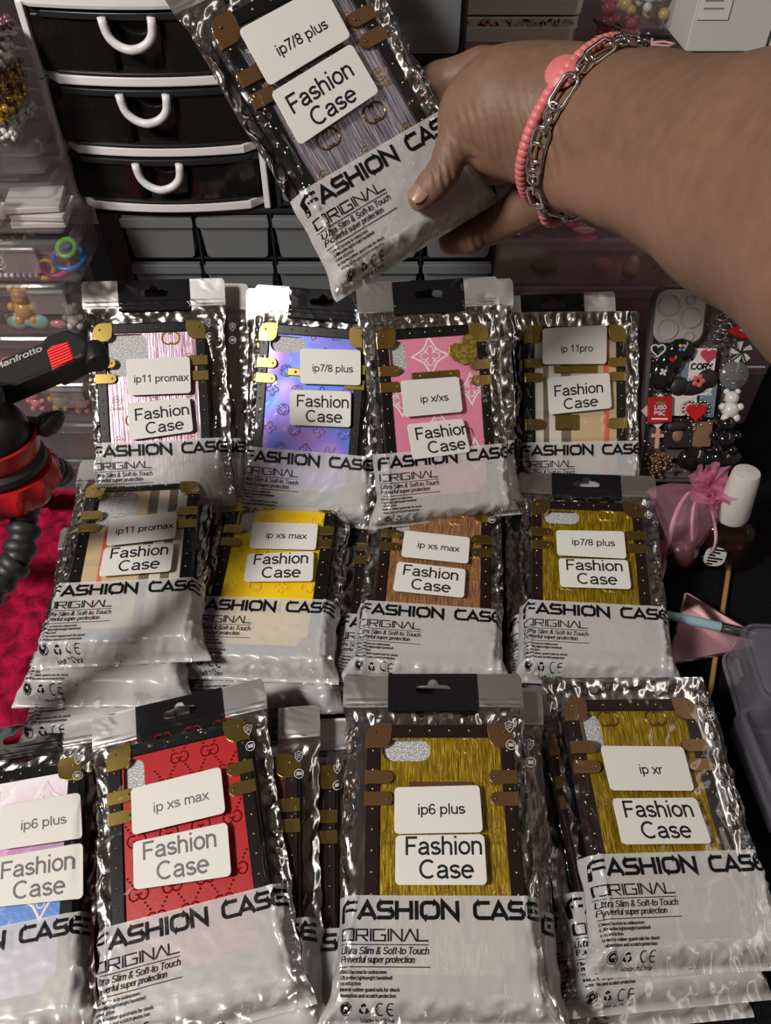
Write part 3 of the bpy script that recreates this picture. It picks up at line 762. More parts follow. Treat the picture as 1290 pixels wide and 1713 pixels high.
def sticker(parent, quad, text, sh, grey=False, two=False, crop=None):
    q = np.array(quad) / 1000.0      # corners TL TR BR BL in pouch metres
    w = np.linalg.norm(q[1] - q[0]); h = np.linalg.norm(q[0] - q[3]); r = .0028
    def ax(n, L): e = np.array([0, .12, .3, .6, 1.0]) * r; return np.concatenate([e, np.linspace(r, L - r, n)[1:-1], L - e[::-1]])
    ua, va = ax(12, w), ax(8, h); Ug, Vg = np.meshgrid(ua, va); A, B = Ug.ravel().copy(), Vg.ravel().copy()
    for cx, cy, sx, sy in ((r, r, -1, -1), (w - r, r, 1, -1), (w - r, h - r, 1, 1), (r, h - r, -1, 1)):
        dx, dy = A - cx, B - cy; k = (dx * sx > 0) & (dy * sy > 0); d = np.hypot(dx, dy); mxd = np.maximum(np.abs(dx), np.abs(dy)) + 1e-12
        f = np.where(k & (d > 0), mxd / (d + 1e-12), 1.0); A = np.where(k, cx + dx * f, A); B = np.where(k, cy + dy * f, B)
    def S(a, b, lift=0.0):
        s_, t_ = (a / w)[:, None], (b / h)[:, None]
        P = (q[3] * (1 - s_) + q[2] * s_) * (1 - t_) + (q[0] * (1 - s_) + q[1] * s_) * t_
        X, Y, Z = sh.surf_smooth(P[:, 0], P[:, 1])
        return X, Y, np.maximum(Z, .0166) + lift
    mb = MB(); mb.add(np.c_[S(A, B)], grid_faces(len(ua), len(va)))
    o = mb.build('name_sticker' if two else 'model_sticker', M['sticker'], parent, True)
    so = o.modifiers.new('paper_thickness', 'SOLIDIFY'); so.thickness = .0003; so.offset = -1
    ink = M['sticker_ink_glare'] if grey else M['sticker_ink']
    fl = Flat()
    if two:
        fl.merge(text_flat('Fashion', SANS, .0103, .135, .046, .0052, .0158, step=.004))
        fl.merge(text_flat('Case', SANS, .0103, .135, .032, .0135, .0032, step=.004))
    else:
        width = .0079 * sum(SANS[c][0] for c in text)
        fl.merge(text_flat(text, SANS, .0062, .135, min(width, .049), w / 2 + .002, .0105, True, step=.004))
    build_flat(fl, 'lettering', ink, o, lambda u, v: S(u, v), .00012)
    return o

# ------------------------------------------------------------------ relief patterns of the case backs
def petal_flower(cx, cy, R):
    P = []
    for k in range(4):
        a = PI / 2 * k
        for t in np.linspace(-.62, .62, 7):
            rr = R * (.55 + .45 * math.cos(t * 2.4)); P.append((cx + rr * math.cos(a + t), cy + rr * math.sin(a + t)))
    return P
def concave_diamond(cx, cy, R):
    P = []; T = [(0, R), (R, 0), (0, -R), (-R, 0)]
    for k in range(4):
        a, b = np.array(T[k]), np.array(T[(k + 1) % 4])
        for t in np.linspace(0, 1, 7)[:-1]:
            m = a + (b - a) * t; P.append(tuple(np.array((cx, cy)) + m * (1 - .28 * math.sin(PI * t))))
    return P
AVOID = [None]
def blocked(u, v, r):
    a = AVOID[0]
    return a is not None and a[0] - r < u < a[1] + r and a[2] - r < v < a[3] + r
def pattern_monogram(L, rel, w=.0007, sx=.0215, sy=.0165, R=.0062):
    fl = Flat(); k = 0
    for j, v in enumerate(np.arange(.010, L, sy)):
        for i, u in enumerate(np.arange(-.043 + (sx / 2 if j % 2 else 0), .042, sx)):
            t = (i + 2 * j) % 4 if j % 2 == 0 else 1 + (i + j) % 2
            if abs(u) > .034 or blocked(u, v, .005): continue
            if t == 0:
                fl.stroke(concave_diamond(u, v, R), w, .0015, True, rel); fl.stroke(petal_flower(u, v, R * .5), w, .0015, True, rel)
            elif t == 1:
                fl.stroke(arc(u, v, R * .8, R * .8, 0, 360, 18)[:-1], w, .0015, True, rel); fl.stroke(petal_flower(u, v, R * .6), w, .0015, True, rel)
            elif t == 2:
                fl.stroke(petal_flower(u, v, R * .85), w, .0015, True, rel); fl.stroke(arc(u, v, .0008, .0008, 0, 360, 7)[:-1], w, .001, True, rel)
            else:
                fl.stroke([(u - .0035, v + .004), (u - .0048, v - .004), (u + .001, v - .004)], w, .0015, False, rel)
                fl.stroke([(u - .002, v + .0045), (u + .0012, v - .003), (u + .0048, v + .0045)], w, .0015, False, rel)
    return fl
def cc(fl, cx, cy, R, w, rel):
    d = R * .42
    fl.stroke(arc(cx - d, cy, R, R, 42, 318, 16), w, .0012, False, rel); fl.stroke(arc(cx + d, cy, R, R, 138, -138, 16), w, .0012, False, rel)
def pattern_cc(L, rel):
    small, big = Flat(), Flat()
    for j, v in enumerate(np.arange(.014, L, .0172)):
        for u in ((-.031, 0.0, .031) if j % 2 == 0 else (-.017, .017)):
            if blocked(u, v, .006): continue
            if j % 2 == 0:
                small.stroke(arc(u, v, .0038, .0038, 0, 360, 18)[:-1], .0005, .0012, True, rel); cc(small, u, v, .0016, .0006, rel)
                small.merge(text_flat('CHANEL', SANS, .0026, .16, .0125, u, v - .0078, True, relief=rel))
            else: cc(big, u, v, .0052, .0014, rel * 1.5)
    return small, big
def pattern_gg(L, rel):
    fl = Flat(); sx, sy = .0200, .0155
    for j, v in enumerate(np.arange(.008, L, sy)):
        for u in np.arange(-.04 + (sx / 2 if j % 2 else 0), .041, sx):
            if abs(u) > .036 or blocked(u, v, .004): continue
            R = .0030
            fl.stroke(arc(u - .0027, v, R, R * 1.15, 48, 355, 14) + [(u - .0020, v)], .0010, .001, False, rel)
            fl.stroke(arc(u + .0027, v, R, R * 1.15, 132, -175, 14) + [(u + .0020, v)], .0010, .001, False, rel)
            for sgn in (-1, 1):
                for t in (.36, .5, .64):
                    x, y = u + sgn * sx / 2 * t * 1.0, v + sy * t
                    if abs(x) < .039 and y < L: fl.stroke(arc(x, y, .0005, .0005, 0, 360, 7)[:-1], .0005, .001, True, rel)
    return fl

CW, CL, CT = 0.093, 0.148, 0.0118       # trunk case width, length, thickness
def hole_poly(kind):
    if kind == 'plus': return rr_poly(.031, .0135, .0066, 5) + np.array((-.0215, CL - .0165))
    if kind == 'x': return rr_poly(.0135, .0270, .0066, 5) + np.array((-.0300, CL - .0235))
    if kind == 'square': return rr_poly(.0350, .0360, .008, 5) + np.array((-.0205, CL - .0270))
    return None
def make_case(mx, spec, label, group=None):
    root = empty('trunk_phone_case', mx, label, 'phone case', group)
    B = .0085; fm = M[spec.get('frame', 'frame_black')]; gm = M[spec.get('metal', 'gold')]
    mb = MB(); L = []
    for z, ins in ((0, .0015), (.0015, 0), (CT - .001, 0), (CT, .001), (CT, B - .0006), (CT - .0006, B), (.001, B)):
        p = rr_poly(CW - 2 * ins, CL - 2 * ins, max(.0085 - ins, .0015)); L.append(np.c_[p[:, 0], p[:, 1] + CL / 2, np.full(len(p), z)])
    loft(mb, L, closed=True); mb.build('bumper_frame', fm, root, True, sharp=40)
    # back panel with its camera opening
    pw, pl = CW - 2 * B + .0004, CL - 2 * B + .0004
    outer = rr_poly(pw, pl, .0015, 3) + np.array((0, CL / 2)); hp = hole_poly(spec.get('hole'))
    AVOID[0] = (hp[:, 0].min(), hp[:, 0].max(), hp[:, 1].min(), hp[:, 1].max()) if hp is not None else None
    V, Fa = cdt(outer, [hp] if hp is not None else [], [])
    mb = MB(); mb.add(np.c_[V, np.full(len(V), CT - .0014)], Fa.tolist())
    pan = mb.build('back_panel', M[spec['panel']], root)
    so = pan.modifiers.new('panel_thickness', 'SOLIDIFY'); so.thickness = .0014; so.offset = -1
    mb = MB(); slab(mb, pw - .002, pl - .002, .003, .0012, CT - .0045, .0004, 0, CL / 2); mb.build('foam_sheet', M['foam'], root)
    zp = CT - .0014 + .0001
    flat_s = lambda u, v: (u, v, np.full(len(u), zp))
    pat = spec.get('pattern')
    if pat == 'cc':
        a, b = pattern_cc(CL, .00045); keep = lambda fl: fl
        build_flat(a, 'medallion_pattern', M[spec.get('relief', 'gold_soft')], root, flat_s, 0)
        build_flat(b, 'emblem_pattern', M[spec.get('relief2', spec.get('relief', 'gold_soft'))], root, flat_s, 0)
    elif pat == 'monogram':
        build_flat(pattern_monogram(CL, .0007, .0010), 'monogram_pattern', M[spec['relief']], root, flat_s, 0)
    elif pat == 'gg':
        build_flat(pattern_gg(CL, .0005), 'monogram_pattern', M['red_emboss'], root, flat_s, 0)
    elif pat == 'flowers':
        fl = Flat()
        for u, v, R in spec['spots']:
            fl.stroke(concave_diamond(u, v, R), .0016, .002, True, .0002); 
            fl.stroke(petal_flower(u, v, R * .52), .0009, .001, True, .0002)
            for k in range(4):
                a = PI / 4 + PI / 2 * k; fl.stroke([(u + R * .12 * math.cos(a), v + R * .12 * math.sin(a)), (u + R * .5 * math.cos(a), v + R * .5 * math.sin(a))], .0011, .002, False, .0002)
        build_flat(fl, 'flower_print', M['blush_white'], root, flat_s, 0)
    # rivets along the frame
    mb = MB(); zr = CT
    for sx in (-1, 1):
        for v in np.arange(.013, CL - .010, .0118): ball(mb, (sx * (CW / 2 - .0042), v, zr), .00105, 8, 4, (1, 1, .75))
    for u in np.arange(-.0315, .033, .0126):
        for v in (.0042, CL - .0042): ball(mb, (u, v, zr), .00105, 8, 4, (1, 1, .75))
    mb.build('rivets', M['gold'], root, True)
    for sx in (-1, 1):
        for top in (0, 1):
            P = [(.0, .0)]
            s = .0155; P = arc(.008, .008, .0088, .0088, 180, 270, 6) + [(s, -.0006)] + [(s + .0005, .004)] + arc(.0085, .0085, .0068, .0068, 0, 90, 7) + [(-.0006, s)]
            P = np.array(P); P[:, 0] = sx * (CW / 2 - P[:, 0]); P[:, 1] = (CL - P[:, 1]) if top else P[:, 1]
            if (sx > 0) != bool(top): pass
            mb = MB(); prism(mb, P, CT - .004, CT + .0008)
            ball(mb, (sx * (CW / 2 - .0052), (CL - .0052) if top else .0052, CT + .0008), .0011, 8, 4)
            mb.build('corner_guard', gm, root, False, bevel=.0006)
        for dv in (-.0335, -.0465):
            v = CL + dv; P = [(-.0008, -.0042), (.012, -.0042)] + arc(.0128, 0, .0042, .0042, -80, 80, 7) + [(.012, .0042), (-.0008, .0042)]
            P = np.array(P); P[:, 0] = sx * (CW / 2 - P[:, 0]); P[:, 1] += v
            mb = MB(); prism(mb, P, CT - .003, CT + .0011); ball(mb, (sx * (CW / 2 - .0135), v, CT + .0011), .0010, 8, 4)
            mb.build('clasp', gm, root, False, bevel=.0005)
    mb = MB(); slab(mb, .040, .0065, .001, zp, zp + .0016, .0004, 0, CL - .0395); ball(mb, (-.013, CL - .0395, zp + .0016), .0012, 8, 4); ball(mb, (.013, CL - .0395, zp + .0016), .0012, 8, 4)
    mb.build('hinge_plate', gm, root)
    if spec.get('lock'):
        mb = MB(); slab(mb, .022, .014, .001, zp, zp + .0020, .0005, -.0085, .060)
        slab(mb, .008, .006, .001, zp + .0018, zp + .0034, .0005, -.0085, .057)
        mb.build('lock_plate', gm, root)
        for sx in (-1, 1):
            P = [(-.0008, -.0050), (.012, -.0050)] + arc(.0128, 0, .0050, .0050, -80, 80, 7) + [(.012, .0050), (-.0008, .0050)]
            P = np.array(P); P[:, 0] = sx * (CW / 2 - P[:, 0]); P[:, 1] += .0585
            mb = MB(); prism(mb, P, CT - .003, CT + .0011); ball(mb, (sx * (CW / 2 - .0135), .0585, CT + .0011), .001, 8, 4); mb.build('clasp', gm, root, False, bevel=.0005)
    if spec.get('ring'):
        P = np.array([(0, -.0115), (.006, -.009), (.0105, -.002), (.0112, .004), (.008, .0085), (.003, .0075), (0, .005), (-.003, .0075), (-.008, .0085), (-.0112, .004), (-.0105, -.002), (-.006, -.009)])
        c, s_ = math.cos(.5), math.sin(.5); P = P @ np.array([[c, s_], [-s_, c]]) * 1.15 + np.array((.0255, CL - .0205))
        mb = MB(); prism(mb, P, zp, CT + .0012); mb.build('ring_holder', M['dotted_gold'], root, bevel=.0008)
    return root
M['dotted_gold'] = ramp_mat('dotted_gold', [(0.45, (0.28, 0.19, 0.03)), (0.55, (0.45, 0.34, 0.07))], (1, 1, 1), 330, 0, 0.25, 0.5, coat=.5)

def make_pouch(mx, seed, label, header=True, stickers=None, lod=1.0, group=None, icons=True, grey=False, tab=True):
    sh = Pouch(seed, header); root = empty('zip_pouch', mx, label, 'pouch', group)
    nu = int(66 * lod); q = lambda a: max(4, int(a * lod))
    top = VH + .003 if header else sh.L
    sh.grid(0, top, nu, q(110), True).build('foil_back', M['foil'], root, True)
    sh.grid(0, VB, nu, q(46)).build('printed_band', M['band'], root, True)
    sh.grid(VB, top, nu, q(84)).build('clear_front', M['film'], root, True)
    if header:
        vs = np.linspace(top, PL, 9)
        outer = [(sh.half(np.array(v), 1), v) for v in vs[:-1]] + [(sh.half(np.array(PL), 1) - .002, PL)] + [(-sh.half(np.array(PL), -1) + .002, PL)] + [(-sh.half(np.array(v), -1), v) for v in vs[:-1][::-1]]
        outer = np.array([(float(a), float(b)) for a, b in outer])
        us = np.linspace(-.057, .057, q(54)); gv = np.linspace(top + .0008, PL - .0008, q(20))
        gp = np.array(np.meshgrid(us, gv)).reshape(2, -1).T
        V, Fa = cdt(outer, [SLOT], gp)
        mb = MB(); mb.add(np.c_[V, sh.front_z(V[:, 0], V[:, 1])], Fa.tolist()); mb.build('foil_header', M['foil_header'], root, True)
        if tab:
            to = np.array([(.0305, PL)] + [(-.0305, PL)] + [(-.0305, .1800)] + arc(-.0285, .1785, .002, .002, 180, 270, 4) + arc(.0285, .1785, .002, .002, 270, 360, 4))
            gp = np.array(np.meshgrid(np.linspace(-.0295, .0295, q(28)), np.linspace(.1775, PL - .001, q(22)))).reshape(2, -1).T
            V, Fa = cdt(to, [SLOT], gp)
            mb = MB(); mb.add(np.c_[V, sh.front_z(V[:, 0], V[:, 1]) + .0005], Fa.tolist()); o = mb.build('hang_tab', M['tab_black'], root, True)
    else:       # the header is folded away behind the pouch
        mb = MB(); us = np.linspace(-.057, .057, q(50)); vs = np.linspace(sh.L - .001, sh.L - .022, 8); U, V = np.meshgrid(us, vs)
        z = -.0022 - .0012 * np.sin(150 * U + sh.cr[0]) * np.linspace(0, 1, 8)[:, None]
        mb.add(np.c_[U.ravel(), V.ravel(), z.ravel()], grid_faces(len(us), 8)); mb.build('folded_header', M['foil_header'], root, True)
    build_flat(LETTERING, 'lettering', M['ink_black'], root, sh.surf, .0002)
    if icons: build_flat(ICONS, 'icon_print', M['ink_white'], root, sh.surf, .0002)
    if stickers:
        (qa, qb), text = stickers
        sticker(root, qa, text, sh, grey); sticker(root, qb, None, sh, grey, True)
    return root

def pose(P, ang):
    a = np.radians(ang); m = mx_at(P, a[0], a[1], a[2]); s = np.eye(4); c_, s_ = math.cos(a[3]), math.sin(a[3]); s[:2, :2] = [[c_, -s_], [s_, c_]]
    return m @ s
def local(m, du=0, dv=0, dn=0, rz=0):
    return m @ mx_at((du, dv, dn), math.radians(rz))
POSE = {1: ((0.0213, 0.4634, 0.3133), (5.8, 50.2, 13.8, 28.8)), 2: ((-0.1906, 0.4639, 0.0657), (4.2, 44.6, 2.0, 0)), 3: ((-0.0698, 0.4649, 0.0534), (-7.2, 48.1, -0.1, 0)),
        4: ((0.0518, 0.4557, 0.0656), (7.3, 49.9, 3.0, 0)), 5: ((0.1809, 0.5043, 0.0287), (1.5, 45.5, 1.0, 0)), 6: ((-0.1961, 0.3112, 0.0662), (4.2, 6.0, 1.0, 0)),
        7: ((-0.0998, 0.3154, 0.0370), (-4.2, 8.5, -3.5, 0)), 8: ((0.031, 0.3096, 0.0363), (-4.9, 7.6, 0.2, 0)), 9: ((0.1612, 0.3105, 0.0364), (-6.0, 9.4, -3.8, 0)),
        10: ((-0.2281, 0.0785, 0.0240), (10.9, 4.3, -0.5, 0)), 11: ((-0.1003, 0.0857, 0.0460), (13.2, 6.6, -4.0, 0)), 12: ((0.0309, 0.0854, 0.0603), (-0.4, 9.7, -1.2, 0)),
        13: ((0.181, 0.1162, 0.0420), (2.7, 8.1, 5.0, 0))}
ST = {
1: [[(-38.1, 153.2), (20.9, 154.1), (20.7, 123.1), (-38.8, 120.6)], [(-40.1, 117.3), (18.7, 120.0), (19.9, 89.7), (-40.7, 85.5)]],
2: [[(-23.3, 133.5), (29.9, 133.5), (29.1, 102.6), (-23.6, 102.7)], [(-24.5, 96.2), (27.9, 99.1), (29.3, 70.0), (-24.3, 64.8)]],
3: [[(-14.0, 150.2), (38.2, 152.5), (40.6, 123.1), (-11.3, 120.7)], [(-19.7, 115.0), (32.8, 117.5), (34.8, 87.3), (-17.9, 85.0)]],
4: [[(-32.8, 122.4), (16.6, 122.2), (18.1, 93.0), (-31.7, 92.5)], [(-30.2, 86.5), (17.7, 87.5), (22.3, 59.1), (-27.5, 57.0)]],
5: [[(-35.5, 167.3), (24.1, 169.9), (23.3, 134.5), (-35.8, 134.8)], [(-31.6, 122.7), (26.0, 126.3), (28.0, 94.1), (-30.3, 88.9)]],
6: [[(-20.1, 124.1), (33.8, 128.6), (34.8, 101.3), (-19.1, 96.6)], [(-20.2, 95.0), (34.2, 97.2), (33.9, 69.9), (-20.5, 68.0)]],
7: [[(-22.2, 136.4), (34.5, 135.9), (35.7, 109.6), (-20.6, 109.8)], [(-20.7, 104.5), (34.3, 108.4), (36.9, 80.0), (-19.9, 77.7)]],
8: [[(-26.0, 133.3), (29.4, 130.4), (28.4, 104.2), (-27.1, 106.7)], [(-29.7, 101.8), (26.6, 98.8), (25.8, 71.8), (-31.5, 73.8)]],
9: [[(-29.6, 131.1), (26.5, 132.7), (26.7, 105.9), (-29.0, 106.3)], [(-28.1, 103.5), (27.5, 104.8), (28.5, 77.7), (-27.2, 76.6)]],
10: [[(-1.2, 138.7), (49.9, 138.0), (52.9, 107.3), (-0.1, 109.7)], [(-2.6, 105.3), (53.4, 104.5), (55.2, 70.5), (-1.2, 75.7)]],
11: [[(-30.9, 141.0), (27.0, 141.2), (27.0, 111.4), (-31.0, 111.9)], [(-30.8, 107.8), (27.5, 105.6), (26.5, 74.1), (-31.3, 80.2)]],
12: [[(-25.9, 123.9), (26.3, 125.3), (26.8, 98.0), (-25.9, 96.9)], [(-25.2, 96.2), (27.4, 97.0), (27.4, 69.5), (-25.5, 69.3)]],
13: [[(-34.7, 130.6), (22.5, 129.2), (22.3, 100.2), (-34.0, 101.6)], [(-34.2, 96.7), (22.0, 96.0), (24.4, 68.0), (-33.7, 69.0)]]}
TEXT = {1: 'ip7/8 plus', 2: 'ip11 promax', 3: 'ip7/8 plus', 4: 'ip x/xs', 5: 'ip 11pro', 6: 'ip11 promax', 7: 'ip xs max', 8: 'ip xs max', 9: 'ip7/8 plus', 10: 'ip6 plus', 11: 'ip xs max', 12: 'ip6 plus', 13: 'ip xr'}
SPEC = {
1: dict(panel='holo_lilac', hole='plus', pattern='cc', relief='gold_soft', relief2='bronze', metal='bronze'),
2: dict(panel='holo_pink', hole='square', pattern='cc', relief='gold_soft'),
3: dict(panel='iridescent', hole='plus', pattern='monogram', relief='iri_relief'),
4: dict(panel='pink_leather', hole='x', pattern='flowers', spots=[(-.003, CL - .0235, .0155), (.030, CL - .053, .013), (-.030, CL - .058, .013), (0, CL - .083, .0155), (.030, .040, .013)], ring=True),
5: dict(panel='tartan', lock=True),
6: dict(panel='tartan_a', hole='square'),
7: dict(panel='yellow', hole='x', pattern='monogram', relief='yellow_relief'),
8: dict(panel='holo_copper', hole='x', pattern='cc', relief='gold_soft', frame='frame_brown'),
9: dict(panel='holo_gold', hole='plus', pattern='cc', relief='gold_soft', frame='frame_brown', metal='gold'),
10: dict(panel='split_leather', hole='plus', pattern='flowers', spots=[(.024, CL - .026, .013), (-.024, CL - .05, .013), (.026, .062, .014), (-.02, .04, .014)]),
11: dict(panel='red_leather', hole='x', pattern='gg'),
12: dict(panel='holo_gold', hole='plus', pattern='cc', relief='gold_soft', frame='frame_brown', metal='bronze'),
13: dict(panel='holo_gold', hole='x', pattern='cc', relief='gold_soft', relief2='bronze', frame='frame_brown', metal='bronze')}
CASE_U = {1: -.004, 2: -.003, 3: -.004, 4: -.002, 5: -.004, 6: .002, 7: 0, 8: .001, 9: -.003, 10: .002, 11: 0, 12: .003, 13: -.006}
CASE_V = {3: .022, 5: .022, 11: .024}
LOOK = {1: 'lilac brushed holographic', 2: 'pink holographic gold-stamped', 3: 'blue-violet iridescent', 4: 'pink leather white-flowered', 5: 'beige tartan gold-locked',
        6: 'beige tartan red-striped', 7: 'glossy yellow embossed', 8: 'copper holographic', 9: 'yellow-gold holographic', 10: 'pink and blue leather', 11: 'red embossed leather', 12: 'golden holographic', 13: 'gold holographic bronze-cornered'}
WHERE = {1: 'held up in the hand', 2: 'leaning at the back beside the tripod clamp', 3: 'leaning at the back under the held pouch', 4: 'leaning at the back with a gold ring holder',
         5: 'leaning at the back beside the charm-covered case', 6: 'in the middle row beside the tripod', 7: 'in the middle row beside the tartan one', 8: 'in the middle row between yellow and gold ones',
         9: 'in the middle row beside the pink organza bag', 10: 'cut off by the front left corner', 11: 'in the front row over two darker pouches', 12: 'lying straight in the front row, hang slot showing', 13: 'askew at the front right beside the clear box'}
PLACE = {1: 'held up in the hand', 2: 'at the back', 3: 'at the back', 4: 'at the back', 5: 'at the back', 6: 'beside the tripod', 7: 'in the middle row', 8: 'in the middle row', 9: 'by the organza bag', 10: 'at the front corner', 11: 'in the front row', 12: 'lying straight in front', 13: 'lying askew in front'}
for i in range(1, 14):
    m = pose(*POSE[i])
    head = i not in (5, 8, 13)
    make_pouch(m, 100 + i, 'zip pouch around the %s case %s' % (LOOK[i], PLACE[i]), head, (ST[i], TEXT[i]), 1.0, grey=(i in (10, 11)))
    make_case(local(m, CASE_U[i], CASE_V.get(i, .0165), .0014), SPEC[i], '%s phone case %s' % (LOOK[i], WHERE[i]))

# pouches lying underneath: (top one, du, dv, dn, rz, label, case inside if the photo shows it)
UNDER = [
 (6, -.014, -.024, -.0175, -3, 'silver pouch directly under the tartan pouch of the middle row', None),
 (6, -.012, -.046, -.0350, 2, 'lowest silver pouch of the tartan pile on red velvet', None),
 (7, .004, -.020, -.0180, 4, 'silver pouch under the yellow pouch', None),
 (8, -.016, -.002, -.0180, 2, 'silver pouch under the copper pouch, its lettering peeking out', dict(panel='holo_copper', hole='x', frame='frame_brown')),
 (9, -.008, -.003, -.0180, 1.5, 'silver pouch under the middle row gold pouch', None),
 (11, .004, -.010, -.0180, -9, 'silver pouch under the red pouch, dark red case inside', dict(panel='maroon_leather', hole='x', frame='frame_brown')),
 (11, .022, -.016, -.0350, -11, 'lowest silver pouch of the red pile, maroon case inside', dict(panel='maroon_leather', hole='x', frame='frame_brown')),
 (12, .009, -.004, -.0180, -2, 'silver pouch directly under the slotted front pouch', None),
 (12, .004, -.002, -.0360, 1.5, 'lowest silver pouch of the slotted front pile', None),
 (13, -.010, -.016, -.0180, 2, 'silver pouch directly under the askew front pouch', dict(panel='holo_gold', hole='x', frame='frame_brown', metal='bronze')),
 (13, -.020, -.024, -.0360, 2, 'lowest silver pouch of the askew front pile', None),
 (2, .012, .002, -.0190, -2, 'silver pouch standing behind the pink holographic case pouch', None),
 (3, -.006, .002, -.0190, 2, 'silver pouch standing behind the blue-violet case pouch', None),
 (4, .012, .003, -.0190, -2, 'silver pouch standing behind the pink leather case pouch', None),
 (5, -.010, .003, -.0190, 2, 'silver pouch standing behind the tartan gold-locked case pouch', None),
]
for k, (i, du, dv, dn, rz, lab, cs) in enumerate(UNDER):
    m = local(pose(*POSE[i]), du, dv, dn, rz)
    make_pouch(m, 300 + k, lab, True, None, .62, icons=True)
    if cs: make_case(local(m, 0, .0165, .0014), cs, lab.replace('silver pouch', 'phone case inside the pouch').split(',')[0].replace('lowest phone case', 'phone case'))
# ------------------------------------------------------------------ white drawer unit on the black parts organiser
YF = 0.63
def bow(x0, x1, y0, dep, bulge, n=14, r=0.006):
    """plan outline whose front edge bows towards the viewer"""
    P = []
    for t in np.linspace(0, 1, n):
        x = x0 + (x1 - x0) * t; s = 2 * t - 1; P.append((x, y0 - bulge * (1 - s * s) + .010 * max(0, abs(s) - .90) ** 2 / .01))
    return P + [(x1, y0 + dep), (x0, y0 + dep)]
du = empty('drawer_unit', mx_at((0, 0, 0)), 'white three-drawer tower with smoky black drawers standing on the black organiser', 'drawer unit')
X0, X1, Z0 = -.2585, -.0955, .2635
mb = MB()
for z0, z1, ov in ((Z0, Z0 + .0075, .002), (.3085, .3155, 0), (.3590, .3660, 0)):
    prism(mb, bow(X0 + .004, X1 - .004, YF, .15, .010), z0, z1)
mb.build('shelf_frame', M['white_plastic'], du, bevel=.0012)
mb = MB(); prism(mb, bow(X0 - .003, X1 + .003, YF - .002, .155, .012), .4085, .4230); mb.build('top_cover', M['white_plastic'], du, bevel=.003)
for x in (X0, X1):
    mb = MB(); s = 1 if x == X0 else -1
    for k, z in enumerate((Z0, .3120, .3625)): box(mb, x, x + s * .0050, YF - .002 + .0006 * k, YF + .15, z, z + .0495)
    mb.build('side_panel', M['white_plastic'], du, bevel=.0008)
for k, (z0, z1) in enumerate(((Z0 + .0080, .3080), (.3160, .3585), (.3665, .4080))):
    mb = MB(); xa, xb = X0 + .007, X1 - .007; w = xb - xa
    P = []
    for t in np.linspace(0, 1, 41):
        s = 2 * t - 1; y = YF + .0015 - .0105 * (1 - s * s)
        if .37 < t < .63: y += .0065 * min(1, min(t - .37, .63 - t) / .02)
        P.append((xa + w * t, y))
    P += [(xb, YF + .006), (xa, YF + .006)][:0]
    Q = [(x, y + .0022) for x, y in P[::-1]]
    prism(mb, P + Q, z0 + .0020, z1 - .0055)
    for x in (xa, xb - .002): box(mb, x, x + .002, YF + .004, YF + .14, z0 + .002, z1 - .006)
    box(mb, xa, xb, YF + .004, YF + .14, z0 + .002, z0 + .0035); box(mb, xa, xb, YF + .138, YF + .14, z0 + .002, z1 - .006)
    dr = mb.build('drawer', M['smoke_black'], du)
    mb = MB(); prism(mb, bow(xa - .001, xb + .001, YF - .0005, .004, .0115), z1 - .0055, z1 - .001); prism(mb, bow(xa, xb, YF - .0005, .004, .0105), z0, z0 + .0022)
    mb.build('drawer_rim', M['black_plastic'], dr, bevel=.0006)
    cx = (xa + xb) / 2 - .002; zt = z1 - .0028
    path = [(cx - .0180, zt + .001)] + [(cx + .0180 * math.cos(a), zt - .012 - .0145 * math.sin(a)) for a in np.linspace(PI, 0, 21)][0:0]
    path = [(cx - .0172, zt), (cx - .0169, zt - .005)] + [(cx - .0165 * math.cos(a), zt - .0065 - .0132 * math.sin(a)) for a in np.linspace(0.05, PI - .05, 19)] + [(cx + .0169, zt - .005), (cx + .0172, zt)]
    mb = MB(); tube(mb, [(x, YF - .0135 - .003 * (1 - abs(x - cx) / .0185), z) for x, z in path], .0031, 10, squash=(1, 1)); mb.build('handle', M['white_plastic'], dr, True)
    mb = MB(); box(mb, xa + .006, xb - .006, YF + .010, YF + .13, z0 + .004, z0 + .022); mb.build('drawer_contents', col_mat('dark_contents', (.02, .016, .014), .6), dr)

# black parts organiser with clear drawers
og = empty('parts_organiser', mx_at((0, 0, 0)), 'black organiser with rows of frosted clear drawers under the white drawer tower', 'organiser')
OX0, NC, PX, PZ, OZ = -.2430, 5, .0640, .0425, .2620
mb = MB(); OX1 = OX0 + .019 + NC * PX
box(mb, OX0, OX0 + .019, YF, YF + .16, 0, OZ); box(mb, OX1 - .003, OX1, YF, YF + .16, 0, OZ); box(mb, OX0, OX1, YF + .155, YF + .16, 0, OZ); box(mb, OX0, OX1, YF, YF + .16, OZ - .004, OZ)
for c in range(1, NC): x = OX0 + .019 + c * PX; box(mb, x - .0022, x, YF + .001, YF + .155, 0, OZ - .004)
for r in range(6): z = OZ - .004 - r * PZ; box(mb, OX0 + .019, OX1, YF + .002, YF + .155, max(z - PZ, 0), max(z - PZ, 0) + .0022)
mb.build('cabinet_frame', M['black_plastic'], og, bevel=.0005)
